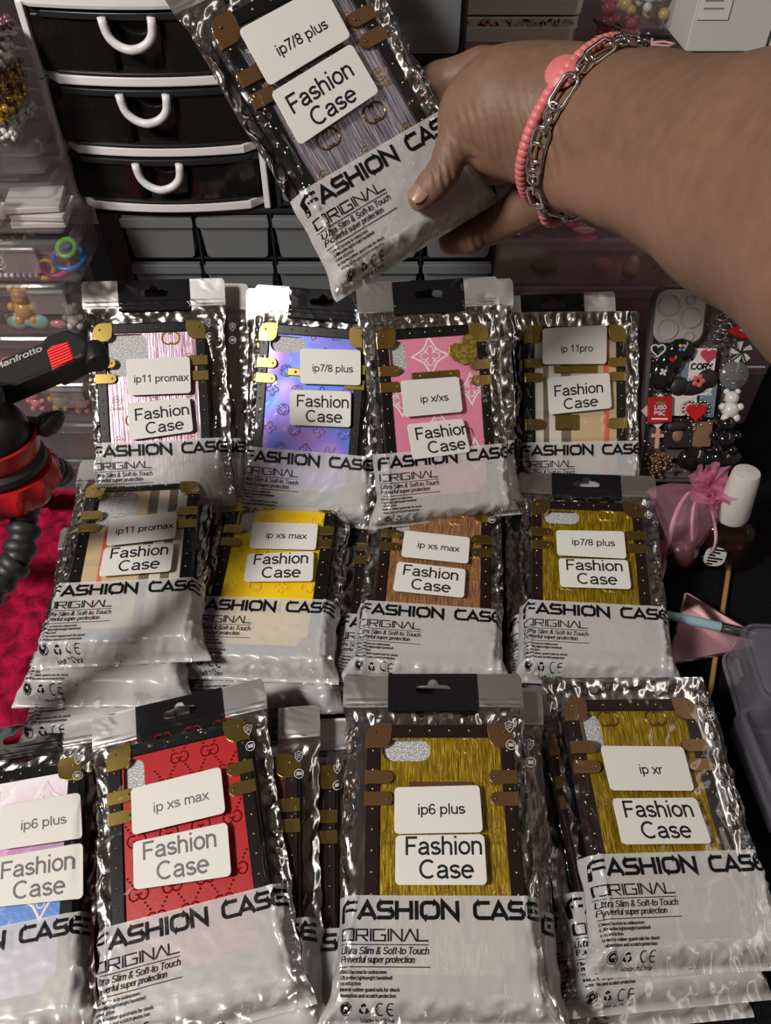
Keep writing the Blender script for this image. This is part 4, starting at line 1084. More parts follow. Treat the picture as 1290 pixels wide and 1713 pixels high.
for r in range(3):
    for c in range(NC):
        cx = OX0 + .019 + (c + .5) * PX - .001; zt = OZ - .0055 - r * PZ; zb = zt - .0375; d = empty('drawer', None); d.parent = og
        mb = MB(); wt, wb = .0295, .0265
        face = [(-wt, zt), (-wt + .0010, zt - .012), (-wb, zb + .004)] + arc(-wb + .004, zb + .004, .004, .004, 180, 270, 4) + arc(wb - .004, zb + .004, .004, .004, 270, 360, 4) + [(wt - .001, zt - .012), (wt, zt)]
        L = []
        for y, kx in ((YF - .001, 1), (YF + .0012, 1)): L.append([(cx + x * kx, y, z) for x, z in face])
        loft(mb, L); d_front = mb.build('drawer_front', M['frosted'], d)
        mb = MB(); prism(mb, [(-.0305, -.0016), (.0305, -.0016), (.0295, .0100), (-.0295, .0100)][:0] or rr_poly(.061, .0085, .0015, 3), 0, .0022, None)
        V = mb.verts(); V = np.c_[V[:, 0] + cx, YF - .0050 + V[:, 2], V[:, 1] + zt - .0045]; m2 = MB(); m2.add(V, mb.f); m2.build('pull_lip', M['frosted'], d, bevel=.0006)
        mb = MB(); box(mb, cx - .026, cx + .026, YF + .002, YF + .12, zb + .001, zb + .0022); box(mb, cx - .026, cx - .025, YF + .002, YF + .12, zb, zt - .010); box(mb, cx + .025, cx + .026, YF + .002, YF + .12, zb, zt - .010)
        mb.build('drawer_tray', M['frosted'], d)

# second, larger drawer cabinet on the organiser
dc = empty('drawer_cabinet', mx_at((0, 0, 0)), 'black cabinet with a wide grey frosted drawer behind the held pouch', 'cabinet')
CX0, CX1, CZ0 = -.090, .0580, .2640
mb = MB()
for x in (CX0, CX1 - .004): box(mb, x, x + .004, YF, YF + .15, CZ0, .475)
for z in (CZ0, .315, .3735, .432, .471): box(mb, CX0, CX1, YF + .001, YF + .15, z, z + .004)
box(mb, CX0, CX1, YF + .146, YF + .15, CZ0, .475); mb.build('cabinet_frame', M['black_plastic'], dc, bevel=.0006)
for z0, z1 in ((.269, .313), (.320, .3715), (.3785, .430), (.437, .470)):
    d = empty('drawer', None); d.parent = dc; mb = MB()
    loft(mb, [[(x, y, z) for x, z in (rr_poly(CX1 - CX0 - .0105, z1 - z0 - .002, .004, 4) + np.array(((CX0 + CX1) / 2, (z0 + z1) / 2)))] for y in (YF - .004, YF - .001)])
    mb.build('drawer_front', M['frosted'], d, bevel=.0008)
    mb = MB(); box(mb, CX0 + .006, CX1 - .006, YF + .004, YF + .13, z0, z0 + .002); mb.build('drawer_tray', M['frosted'], d)
    mb = MB(); cx = (CX0 + CX1) / 2 + .010
    loft(mb, [[(x, y, z) for x, z in (rr_poly(.0065, .022, .0032, 5) + np.array((cx, (z0 + z1) / 2 + .010)))] for y in (YF - .0075, YF - .0035)]); mb.build('handle', M['black_plastic'], d, bevel=.0008)

# ------------------------------------------------------------------ clear boxes
def clear_box(x0, x1, y0, y1, z0, z1, label, mat='clear_box', lid=.010, latches=(), dividers=(), group=None, rdiv=()):
    root = empty('storage_box', mx_at(((x0 + x1) / 2, (y0 + y1) / 2, z0)), label, 'box', group)
    w, d, h = x1 - x0, y1 - y0, z1 - z0
    mb = MB(); rr_solid(mb, w, d, .006, [(.0, .002), (.0012, .0010), (h - lid, .0008), (h - lid, .0020), (.0014, .0022)]); mb.build('body', M[mat], root)
    mb = MB(); rr_solid(mb, w, d, .007, [(h - lid - .0006, -.0006), (h - .0025, -.0006), (h - .0008, .0010), (h - .0002, .0030), (h - .0014, .0032), (h - .0028, .0014), (h - lid - .0006, .0006)])
    mb.build('lid', M[mat], root)
    for lx in latches:
        mb = MB(); s = MB(); prism(s, rr_poly(.030, .020, .002, 3), 0, .0016); V = s.verts(); mb.add(np.c_[V[:, 0] + lx - (x0 + x1) / 2, -d / 2 - .0030 + V[:, 2], V[:, 1] + h - lid - .0055], s.f)
        tube(mb, [(lx - (x0 + x1) / 2 - .015, -d / 2 - .0025, h - lid + .0045), (lx - (x0 + x1) / 2 + .015, -d / 2 - .0025, h - lid + .0045)], .0022, 8)
        mb.build('latch', M['latch'], root, bevel=.0004)
    for dx in dividers:
        mb = MB(); box(mb, dx - (x0 + x1) / 2 - .0006, dx - (x0 + x1) / 2 + .0006, -d / 2 + .003, d / 2 - .003, .0016, h - lid); mb.build('divider', M[mat], root)
    return root
YL = .556
def lump(mb, c, r, seed, sc=(1, 1, 1), amp=.15, n=12, m=8):
    rr = np.random.RandomState(seed); s = MB(); ball(s, (0, 0, 0), 1, n, m); V = s.verts(); a = rr.uniform(-3, 3, (4, 3))
    k = 1 + amp * np.mean([np.sin(V @ q + q[0]) for q in a], 0) * 2
    mb.add(V * k[:, None] * r * np.array(sc) + np.array(c), s.f)
def bear(mb, c, s):
    ball(mb, (c[0], c[1], c[2]), .008 * s); ball(mb, (c[0], c[1] - .001 * s, c[2] + .011 * s), .0065 * s)
    for e in (-1, 1):
        ball(mb, (c[0] + e * .005 * s, c[1], c[2] + .0165 * s), .0028 * s); ball(mb, (c[0] + e * .008 * s, c[1] - .002 * s, c[2] + .003 * s), .0035 * s); ball(mb, (c[0] + e * .005 * s, c[1] - .003 * s, c[2] - .007 * s), .004 * s)
def bow_shape(mb, c, s):
    for e in (-1, 1): lump(mb, (c[0] + e * .009 * s, c[1], c[2]), .0085 * s, 5 + e, (1.15, .55, .85), .10)
    ball(mb, c, .0042 * s, sc=(1, .9, 1.1))
clear_box(-.46, -.262, YL, YL + .07, 0, .045, 'lowest clear box of the pile behind the tripod')
clear_box(-.46, -.262, YL, YL + .07, .046, .091, 'second lowest clear box of the pile behind the tripod')
clear_box(-.46, -.262, YL, YL + .07, .092, .138, 'clear box with orange and tan charms behind the red tripod pad', latches=(-.285,))
clear_box(-.46, -.262, YL, YL + .07, .139, .186, 'clear box directly under the box with the mint bow charm', latches=(), dividers=(-.33,))
clear_box(-.46, -.256, YL, YL + .07, .187, .2355, 'clear box with mint bow and honey bear charms', latches=(-.272,), dividers=(-.315,))
clear_box(-.46, -.241, YL, YL + .067, .2365, .2720, 'clear box holding coloured rings beside a pearl strip', latches=(-.2835,), dividers=(-.278,))
clear_box(-.46, -.246, YL + .008, YL + .066, .2730, .3120, 'clear box of white paper tags beside the white drawer tower', latches=(-.300,))
clear_box(-.46, -.252, YL + .022, YL + .068, .3130, .3370, 'shallow clear box under the bead bags', latches=(-.30,))
def thing(mb, name, mat, label, cat, group=None, smooth=True, kind=None): return tag(mb.build(name, mat, None, smooth), label, cat, group, kind)
# coloured rings
for q, (px, py, r, c, nm) in enumerate(((148, 415, .0125, (.02, .16, .55), 'blue'), (152, 408, .0070, (.16, .55, .03), 'lime green'), (112, 440, .0105, (.55, .03, .20), 'magenta'), (88, 462, .0070, (.75, .48, .06), 'yellow'))):
    zc = (.2465, .2560, .2430, .2412)[q]; p = (( -.2545, YL + .022), (-.2530, YL + .020), (-.2640, YL + .016), (-.2725, YL + .013))[q]
    mb = MB(); tube(mb, [(p[0] + r * math.cos(a), p[1] + r * math.sin(a) * .9, zc + .004 * math.sin(a)) for a in np.linspace(0, 2 * PI, 29)[:-1]], .0021, 8, True); thing(mb, 'ring_charm', col_mat(nm + '_enamel', c, .3), '%s ring in the clear ring box' % nm, 'ring', 'coloured rings in the clear box')
# pearl strip, card, gold bits
mb = MB()
for k in range(12): ball(mb, (-.330 + .0048 * k, YL + .005, .2405), .0022, 8, 6)
thing(mb, 'pearl_strip', col_mat('pearl', (.75, .72, .70), .2, coat=.6), 'row of small pearls at the front of the ring box', 'beads')
mb = MB(); slab(mb, .040, .026, .002, 0, .0006, .0002); mb.xform(mx_at((-.312, YL + .012, .2500), 0, math.radians(70))); oc = mb.build('dark_card', col_mat('charcoal_card', (.05, .035, .04), .6)); tag(oc, 'charcoal backing card with a curled logo in the ring box', 'card')
fl = Flat(); fl.stroke(arc(.006, 0, .006, .007, 40, 330, 14), .0011, .002); fl.stroke(arc(.006, .000, .003, .004, 200, 420, 10), .0009, .002); fl.merge(text_flat('HOCI', SANS, .0042, .14, .012, -.002, -.002))
mb = MB(); A = fl.arr(); mb.add(np.c_[A[:, 0], A[:, 1], np.full(len(A), .0008)], fl.f); mb.xform(mx_at((-.312, YL + .012, .2500), 0, math.radians(70))); mb.build('card_print', M['paper'], oc)
rr = np.random.RandomState(4); mb = MB()
for k in range(40): ball(mb, (rr.uniform(-.335, -.284), YL + rr.uniform(.014, .055), .2575 + rr.uniform(0, .003)), rr.uniform(.0012, .0024), 7, 5)
thing(mb, 'gold_beads', M['gold'], 'scatter of gold beads under the lid of the ring box', 'beads', kind='stuff')
# paper tags
for q, (x, z, a) in enumerate(((-.268, .2765, .04), (-.266, .2822, -.06), (-.270, .2885, .10), (-.318, .2765, -.05))):
    mb = MB(); slab(mb, .042, .030, .001, 0, .0042, .0004); mb.xform(mx_at((x, YL + .030, z), a, .12)); thing(mb, 'paper_tag_stack', M['paper'], ('lowest wad of white paper tags in the clear tag box', 'middle wad of white paper tags in the clear tag box', 'topmost curled wad of paper tags in the clear tag box', 'wad of paper tags behind the tag box latch')[q], 'paper tags', 'paper tags in the clear box', False)
# charms in the mint bow box and lower ones
tan_m = col_mat('honey_resin', (.52, .29, .07), .35, coat=.4); mint = col_mat('mint_resin', (.22, .46, .40), .3, coat=.5); pinkr = col_mat('rose_resin', (.62, .22, .24), .35, coat=.4); navy = col_mat('slate_resin', (.035, .042, .055), .35, coat=.4); peach = col_mat('peach_resin', (.62, .33, .22), .4, coat=.3); creamr = col_mat('cream_resin', (.66, .60, .52), .4, coat=.3); brownr = col_mat('brown_resin', (.12, .05, .03), .4)
for nm, fn, c, s, mt, lab in (('bear_charm', bear, (-.300, YL + .012, .2060), 1.15, tan_m, 'honey coloured bear charm above the mint bow'), ('bow_charm', bow_shape, (-.300, YL + .009, .1955), .95, mint, 'mint green bow charm at the front of its box'),
                              ('bow_charm', bow_shape, (-.318, YL + .014, .1970), .9, navy, 'slate bow charm behind the mint one'), ('bow_charm', bow_shape, (-.281, YL + .010, .1925), .62, pinkr, 'small rose bow charm beside the mint one'), ('bear_charm', bear, (-.262, YL + .012, .1965), .8, creamr, 'cream charm peeking out behind the foil pouch')):
    mb = MB(); fn(mb, c, s); thing(mb, nm, mt, lab, 'charm', 'charms in the mint bow box')
for q, (px, z, mt, s, lab) in enumerate(((-.300, .110, tan_m, .95, 'tan cat charm in the box behind the tripod'), (-.281, .106, peach, .85, 'peach charm beside the tan cat charm'), (-.322, .108, pinkr, .8, 'rose charm behind the tripod knob'))):
    mb = MB(); bear(mb, (px, YL + .012, z), s); thing(mb, 'animal_charm', mt, lab, 'charm', 'charms in the tan charm box')
for q, (px, z, mt, lab) in enumerate(((-.330, .150, pinkr, 'pale rose oval charm below the mint bow box'), (-.298, .150, brownr, 'dark brown oval charm below the mint bow box'), (-.276, .148, peach, 'peach oval charm below the mint bow box'))):
    mb = MB(); lump(mb, (px, YL + .012, z), .0085, q, (1.2, .8, .8)); thing(mb, 'oval_charm', mt, lab, 'charm', 'oval charms in the lower box')
# bead bags piled on the clear boxes
bagd = [(.3380, 'clear', (.62, .60, .60), .12, 1, 'crystal clear'), (.3510, 'gold', (.55, .36, .05), .2, .7, 'golden'), (.3650, 'amber', (.30, .17, .03), .2, .6, 'amber'), (.3790, 'clear', (.62, .60, .60), .12, 1, 'glassy'), (.3930, 'plum', (.14, .05, .075), .25, 0, 'plum')]
for q, (z, nm, c, ro, me_, wd) in enumerate(bagd):
    root = empty('bead_bag', mx_at((-.3400, YL + .046, z)), ('lowest bag of crystal clear beads beside the white drawer tower', 'bag of golden beads on the lowest bead bag', 'bag of amber gold beads, third from bottom', 'bag of glassy beads above the amber ones', 'topmost bag of plum beads at the photo edge')[q], 'bag of beads', 'bead bags beside the drawer tower')
    mb = MB(); rr = np.random.RandomState(50 + q)
    for k in range(300):
        r_ = rr.uniform(.0017, .0032); ball(mb, (rr.uniform(.030, .0765), rr.uniform(-.034, .026), .0026 + rr.uniform(.0, .0080)), r_, 7, 5)
    bo = mb.build('beads', col_mat('%s_bead_%d' % (nm, q), c, ro, .55 if me_ and me_ < 1 else .0, coat=.8), root, True); bo['kind'] = 'stuff'
    mb = MB(); us = np.linspace(-.080, .080, 50); vs = np.linspace(-.038, .038, 24); U, V = np.meshgrid(us, vs); k = np.sin(PI * (U + .08) / .16) ** .25 * np.cos(PI * V / .077).clip(0) ** .4
    zt = .0005 + .0125 * k + .0006 * np.sin(U * 300 + V * 200) * k
    mb.add(np.c_[U.ravel(), V.ravel(), zt.ravel()], grid_faces(50, 24)); mb.add(np.c_[U.ravel(), V.ravel(), np.zeros(U.size)], grid_faces(50, 24)); mb.build('bag_film', M['film'], root, True)

# ------------------------------------------------------------------ pinkish organisers at the back right
clear_box(.098, .40, .662, .742, .1265, .1710, 'lower pinkish clear organiser under the lips charm organiser', 'clear_pink', dividers=(.17, .24))
clear_box(.098, .40, .662, .742, .0810, .1255, 'pinkish clear organiser third from the top', 'clear_pink', dividers=(.17, .24))
clear_box(.098, .40, .662, .742, .0000, .0800, 'deep pinkish clear organiser at the foot of the pile', 'clear_pink', dividers=(.17, .24))
clear_box(.098, .40, .662, .768, .1720, .2185, 'pinkish clear organiser holding pink lips charms and silver clips', 'clear_pink', dividers=(.1600, .2165, .262))
bx = clear_box(.070, .52, .790, .985, .0000, .3300, 'tall pinkish clear chest carrying the tins and the bead jar', 'clear_pink', lid=.02, dividers=(.16, .30))
hot = col_mat('hot_pink_resin', (.80, .05, .22), .35, coat=.3); lightp = col_mat('pale_pink_resin', (.80, .42, .46), .4, coat=.3)
def lips(mb, c, s, w=1.0):
    P = []
    for t in np.linspace(-1, 1, 21): P.append((.013 * t * w, .0050 * (1 - abs(t) ** 1.6) * (1 - .38 * math.exp(-(t / .22) ** 2))))
    for t in np.linspace(1, -1, 21)[1:-1]: P.append((.013 * t * w, -.0055 * (1 - t * t) ** .8))
    return np.array(P) * s + np.array(c)
for q, (x, y, z, mt, s, rz) in enumerate(((.1900, .700, .1990, hot, .95, .05), (.1890, .705, .2040, lightp, .92, .0), (.1860, .726, .1985, hot, .9, .1), (.1870, .733, .2035, lightp, .85, .0), (.232, .700, .2010, lightp, .8, .6), (.2460, .712, .2010, lightp, .8, 1.2))):
    mb = MB(); s_ = MB(); prism(s_, lips(None, (0, 0), s), 0, .0042); s_.xform(mx_at((x, y, z), rz, .35)); mb.add(s_.verts(), s_.f)
    o = thing(mb, 'lips_charm', mt, ('hot pink lips charm, lower one nearest the organiser front', 'pale pink lips charm stacked on the nearest hot pink one', 'hot pink lips charm near the bracelet', 'pale pink lips charm under the silver chain', 'pale pink charm behind the divider beside the lips', 'pale pink rounded charm touching the arm outline')[q], 'charm', 'lips charms in the organiser', False)
    b = o.modifiers.new('soft', 'BEVEL'); b.width = .0012; b.segments = 2; b.limit_method = 'ANGLE'
rr = np.random.RandomState(8)
for q in range(22):
    x, y, z = rr.uniform(.104, .154), rr.uniform(.672, .752), .2030 + rr.uniform(0, .006); a = rr.uniform(0, PI); L_ = rr.uniform(.004, .008); w_ = .0022
    P = rr_poly(L_ * 2, w_ * 2, w_, 4); c_, s_ = math.cos(a), math.sin(a)
    mb = MB(); tube(mb, [(x + p[0] * c_ - p[1] * s_, y + p[0] * s_ + p[1] * c_, z) for p in P], .00055, 6, True); thing(mb, 'silver_clip', M['silver'], 'small silver clip loose in the organiser behind the hand', 'clip', 'silver clips in the organiser')
for q, (x, z, sc_, mt, lab) in enumerate(((.232, .1865, (.9, .7, 1.2), creamr, 'cream bottle charm with golden foot'), (.262, .1885, (1.25, .6, .9), creamr, 'white shell charm with yellow flower'), (.1500, .1850, (1.6, .8, .9), brownr, 'brown beaded oval charm'), (.205, .1850, (1.2, .7, 1.0), tan_m, 'tan flower charm behind the foil'))):
    mb = MB(); lump(mb, (x, .674, z), .0085, 30 + q, sc_, .06); o = thing(mb, 'resin_charm', mt, lab + ' in the pink organiser front', 'charm', 'resin charms in the organiser front')
    if q == 1:
        m2 = MB()
        for k in range(5): a = PI * k / 4; ball(m2, (x + .005 * math.cos(a), .667, z - .002 + .005 * math.sin(a)), .0026, 8, 6)
        m2.build('yellow_flower', col_mat('sun_yellow', (.80, .58, .02), .35), o, True)
    if q == 0: m2 = MB(); lathe(m2, [(.0078, 0), (.0084, .006), (.0078, .007), (0, .007)], 16, mx_at((x, .672, z - .0085))); m2.build('golden_foot', tan_m, o, True)

# sprinkle tins
tcol = [(.62, .20, .24), (.68, .52, .10), (.15, .36, .34), (.55, .28, .12), (.25, .30, .40)]
for k in range(2):
    z0 = .3315 + k * .0225; x0 = .045 + .003 * k; root = empty('sprinkle_tin', mx_at((x0 + .060, .872, z0)), ('lower flat tin with a sprinkle-patterned lid on the clear chest', 'upper flat tin with a sprinkle-patterned lid stacked on another')[k], 'tin', 'sprinkle tins on the clear chest')
    mb = MB(); rr_solid(mb, .148, .096, .010, [(0, .0015), (.001, 0), (.0120, 0), (.0122, .001)]); mb.build('tin_body', M['tin'], root)
    mb = MB(); rr_solid(mb, .1500, .098, .011, [(.0118, 0), (.0126, -.0006), (.0134, 0), (.0205, 0), (.0215, .0015), (.0215, .0030)]); lid = mb.build('tin_lid', col_mat('white_enamel', (.62, .56, .54), .35), root)
    mb = MB(); rr_solid(mb, .1506, .0986, .0113, [(.0116, 0), (.0118, -.0009), (.0126, -.0009), (.0128, 0)]); mb.build('rolled_rim', M['tin'], root)
    rr = np.random.RandomState(k + 3)
    for ci, c in enumerate(tcol):
        mb = MB()
        for q in range(14):
            a = rr.uniform(0, PI); x, z = rr.uniform(-.068, .070), rr.uniform(.0145, .0195); P = rr_poly(.0062, .0018, .0009, 4); ca, sa = math.cos(a), math.sin(a) * .7
            V = np.array([(x + p[0] * ca - p[1] * sa, -.0492, z + p[0] * sa + p[1] * ca) for p in P]); V[:, 2] = V[:, 2].clip(.0138, .0205); mb.add(V, [tuple(range(len(P)))])
        for q in range(10):
            a = rr.uniform(0, PI); x, y = rr.uniform(-.066, .066), rr.uniform(-.045, .045); P = rr_poly(.0075, .0020, .0010, 4)
            mb.add([(x + p[0] * math.cos(a) - p[1] * math.sin(a), y + p[0] * math.sin(a) + p[1] * math.cos(a), .0216) for p in P], [tuple(range(len(P)))])
        mb.build('sprinkle_print', col_mat('sprinkle_%d' % ci, c, .4), lid)
# bead jar
root = empty('bead_jar', mx_at((.262, .900, .3310)), 'clear jar of mixed pearl, red and gold beads at the top edge', 'jar')
mb = MB(); lathe(mb, [(0, 0), (.040, 0), (.043, .003), (.043, .070), (.0405, .071), (.0410, .004), (0, .003)], 36); mb.build('glass', M['clear_box'], root, True, sharp=40)
rr = np.random.RandomState(6); groups = {}
for k in range(150):
    a, r_ = rr.uniform(0, 2 * PI), .033 * math.sqrt(rr.uniform(0, 1)); b = rr.uniform(.004, .0075); groups.setdefault(rr.choice(['pearl_w', 'red_b', 'gold_b', 'pink_b', 'clear_b'], p=[.45, .1, .15, .15, .15]), []).append((r_ * math.cos(a), r_ * math.sin(a), .008 + rr.uniform(0, .05), b))
bcol = {'pearl_w': ((.66, .62, .60), .2), 'red_b': ((.55, .02, .03), .3), 'gold_b': ((.55, .38, .10), .25), 'pink_b': ((.65, .32, .36), .3), 'clear_b': ((.45, .44, .45), .1)}
for k, L_ in groups.items():
    mb = MB()
    for x, y, z, b in L_: ball(mb, (x, y, z), b, 10, 7)
    o = mb.build({'pearl_w': 'pearl_beads', 'red_b': 'red_beads', 'gold_b': 'gold_beads', 'pink_b': 'pink_beads', 'clear_b': 'glass_beads'}[k], col_mat(k, *bcol[k], coat=.6), root, True); o['kind'] = 'stuff'
# phone strap charm
root = empty('phone_strap', mx_at((.215, .845, .3315)), 'pink bear phone strap with black cord and silver bells', 'phone strap')
mb = MB(); bear(mb, (-.006, -.002, .012), 1.1); bear(mb, (.012, -.022, .008), .8); mb.build('pink_bears', clear_film('pink_jelly', (.85, .45, .52), .1, .35, (.75, .32, .40)), root, True)
mb = MB(); tube(mb, [(-.004 + .016 * math.cos(a), -.010 + .011 * math.sin(a), .006 + .010 * math.sin(a * .5)) for a in np.linspace(0, 5.6, 30)] + [(.024, -.014, .004), (.040, -.012, .004), (.052, -.010, .004)], .0009, 6); slab(mb, .020, .006, .002, .001, .005, .001, .045, -.010); mb.build('black_cord', M['black_plastic'], root, True)
mb = MB(); tube(mb, [(.012 + .020 * t + .012 * math.sin(PI * t) , -.030 - .010 * math.sin(PI * t * 2) - .002, .003 + .0015 * math.sin(9 * t)) for t in np.linspace(0, 1, 24)] + [(.045, -.027, .003), (.053, -.034, .003), (.046, -.040, .003), (.030, -.036, .003), (.014, -.031, .004)], .0011, 6); mb.build('pink_loop', M['pink_cord'], root, True)
mb = MB(); rr = np.random.RandomState(3)
for k in range(16): ball(mb, (rr.uniform(-.018, .040), rr.uniform(-.034, -.004), .003 + rr.uniform(0, .004)), rr.uniform(.0016, .0034), 8, 6)
mb.build('silver_bells', M['silver'], root, True)
# white cartons
for nm, x0, x1, y0, y1, lab in (('carton', .276, .349, .800, .900, 'white carton with a paper tag beside the bead jar'), ('carton', .353, .470, .795, .900, 'white carton cut off by the top right corner')):
    root = empty('carton', mx_at(((x0 + x1) / 2, (y0 + y1) / 2, .3312)), lab, 'carton', 'white cartons'); mb = MB(); box(mb, -(x1 - x0) / 2, (x1 - x0) / 2, -(y1 - y0) / 2, (y1 - y0) / 2, 0, .15); mb.build('carton_body', M['card_white'], root, bevel=.001)
    if x0 < .3:
        mb = MB(); box(mb, -.034, -.006, -.0516, -.0506, .026, .090); tg = mb.build('paper_tag', M['paper'], root)
        mb = MB()
        for k in range(5): box(mb, -.030, -.012 - .002 * (k % 2), -.0518, -.0516, .034 + .006 * k, .0355 + .006 * k)
        mb.build('print_lines', col_mat('grey_ink', (.25, .25, .26), .6), tg)

# ------------------------------------------------------------------ tripod with phone clamp
root = empty('mini_tripod', mx_at((0, 0, 0)), 'black and red flexible tripod with a phone clamp standing on the red velvet', 'tripod')
hub = at_depth(5, 800, .475); top = at_depth(22, 640, .470)
ax = (top - hub); axl = np.linalg.norm(ax); ax = ax / axl; up_t = np.array([0.02, 0.10, 1.0]); up_t /= np.linalg.norm(up_t)
def frame(o, z): 
    z = z / np.linalg.norm(z); x = np.cross(np.array([0, 1.0, 0]), z); x /= np.linalg.norm(x); y = np.cross(z, x); m = np.eye(4); m[:3, 0], m[:3, 1], m[:3, 2], m[:3, 3] = x, y, z, o; return m
mh = frame(hub, up_t)
mb = MB(); pr = [(.0, -.010), (.024, -.010), (.029, -.007)]
s = MB(); n = 64; loops = []
for r_, z, am in ((.004, -.012, 0), (.024, -.012, 0), (.0290, -.010, .0008), (.0325, -.004, .0012), (.0325, .004, .0012), (.0305, .008, 0), (.004, .009, 0)):
    a = np.arange(n) / n * 2 * PI; rr_ = r_ + am * np.sign(np.sin(a * 12)); loops.append(np.c_[rr_ * np.cos(a), rr_ * np.sin(a), np.full(n, z)])
loft(s, loops); s.xform(mh); mb.add(s.verts(), s.f); mb.build('leg_hub', M['red_plastic'], root, True, sharp=35)
mb = MB(); lathe(mb, [(0, .008), (.026, .008), (.0285, .011), (.0285, .015), (.025, .018), (0, .018)], 40, mh); mb.build('collar_ring', M['black_rubber'], root, True, sharp=35)
mb = MB(); lathe(mb, [(0, .017), (.025, .017), (.0270, .021), (.0275, .030), (.0262, .031), (.0255, .024), (0, .023)], 40, mh); mb.build('ball_socket', M['red_plastic'], root, True, sharp=35)
mb = MB(); lathe(mb, [(0, .020)] + [(.0248 * math.cos(a), .030 + .0248 * math.sin(a)) for a in np.linspace(-.5, 1.25, 12)] + [(.006, .054), (0, .054)], 36, mh); mb.build('ball_head', M['black_plastic'], root, True)
mb = MB(); s = MB(); n = 60; loops = []
for r_, z, am in ((.003, .053, 0), (.0145, .053, 0), (.016, .054, .0007), (.016, .062, .0007), (.0145, .063, 0), (.003, .063, 0)):
    a = np.arange(n) / n * 2 * PI; rr_ = r_ + am * np.sign(np.sin(a * 15)); loops.append(np.c_[rr_ * np.cos(a), rr_ * np.sin(a), np.full(n, z)])
loft(s, loops); s.xform(mh); mb.add(s.verts(), s.f); mb.build('locking_wheel', M['black_rubber'], root, True, sharp=35)
kn = at_depth(80, 708, .47); k0 = at_depth(45, 705, .478)
mb = MB(); tube(mb, [k0, kn + (kn - k0) * -.3], .0035, 10); kd = (kn - k0) / np.linalg.norm(kn - k0)
tube(mb, [kn - kd * .006, kn - kd * .004, kn + kd * .004, kn + kd * .006], .008, 16, rs=[.005, .0075, .0085, .006], squash=(1.25, .75)); mb.build('side_knob', M['black_plastic'], root, True, sharp=50)
# clamp: black bar with red rubber jaw
c0, c1 = at_depth(-110, 690, .462), at_depth(114, 597, .470)
d = (c1 - c0) / np.linalg.norm(c1 - c0); nz = -FV * .85 + UV * .5; nz -= d * (nz @ d); nz /= np.linalg.norm(nz); wy = np.cross(nz, d); mc = np.eye(4); mc[:3, 0], mc[:3, 1], mc[:3, 2], mc[:3, 3] = d, wy, nz, (c0 + c1) / 2
Lc = np.linalg.norm(c1 - c0)
mb = MB(); slab(mb, Lc, .0235, .004, -.008, .008, .0018); mb.xform(mc); cl = mb.build('clamp_body', M['black_plastic'], root, True, sharp=30)
mb = MB(); P = [(-.002, -.015), (.020, -.013), (.025, -.006), (.022, .004), (.014, .0135), (.004, .0145), (-.002, .013)]
prism(mb, np.array(P) + np.array((Lc / 2 - .008, 0)), -.0075, .0088); mb.xform(mc); mb.build('clamp_jaw', M['black_plastic'], root, bevel=.0025)
mb = MB(); prism(mb, np.array([(-.0045, -.0140), (.0095, -.0130), (.0095, .0020), (-.001, .0040), (-.0045, .002)]) + np.array((Lc / 2 - .004, 0)), -.0068, .0092)
for k in range(7): box(mb, Lc / 2 - .0082, Lc / 2 + .005, -.0134 + .0022 * k, -.0121 + .0022 * k, .0088, .0102)
mb.xform(mc); mb.build('rubber_pad', M['red_rubber'], root, bevel=.0005)
mb = MB(); lathe(mb, [(0, -.007), (.0065, -.007), (.0072, -.005), (.0072, .005), (.0065, .007), (0, .007)], 20, mc @ mx_at((Lc / 2 + .016, -.0090, .001), 0, PI / 2)); mb.build('jaw_pivot', M['black_plastic'], root, True, sharp=40)
fl = text_flat('Manfrotto', SANS, .0050, .17, .030, -.0320 + Lc / 2 - .009, .0040); A = fl.arr(); mb = MB(); mb.add(np.c_[A[:, 0], A[:, 1], np.full(len(A), .0083)], fl.f); mb.xform(mc); mb.build('lettering', col_mat('grey_print', (.42, .42, .42), .5), cl)
def leg(p, name='leg'):
    P = resample(np.array(p), .0135); mb = MB()
    for k in range(len(P) - 1):
        t = P[k + 1] - P[k]; m = frame(P[k], t); 
        lathe(mb, [(.0, -.001), (.0085, -.001), (.0098, .001), (.0098, .0045), (.0085, .0058), (.0075, .0078), (.0082, .0105), (.006, .0125), (0, .0128)], 20, m)
    mb.build('leg', M['black_rubber'], root, True, sharp=50)
h = hub - up_t * .012
leg([h + np.array((.012, -.012, 0)), at_depth(42, 880, .470), at_depth(28, 940, .465), at_depth(-60, 1040, .455), np.array((-.335, .235, .012))])
leg([h + np.array((.010, .024, .003)), h + np.array((.008, .050, -.030)), np.array((-.325, .495, .070)), np.array((-.335, .535, .012))])
leg([h + np.array((-.022, .012, 0)), h + np.array((-.055, .02, -.03)), h + np.array((-.075, .03, -.09)), np.array((-.44, .46, .012))])

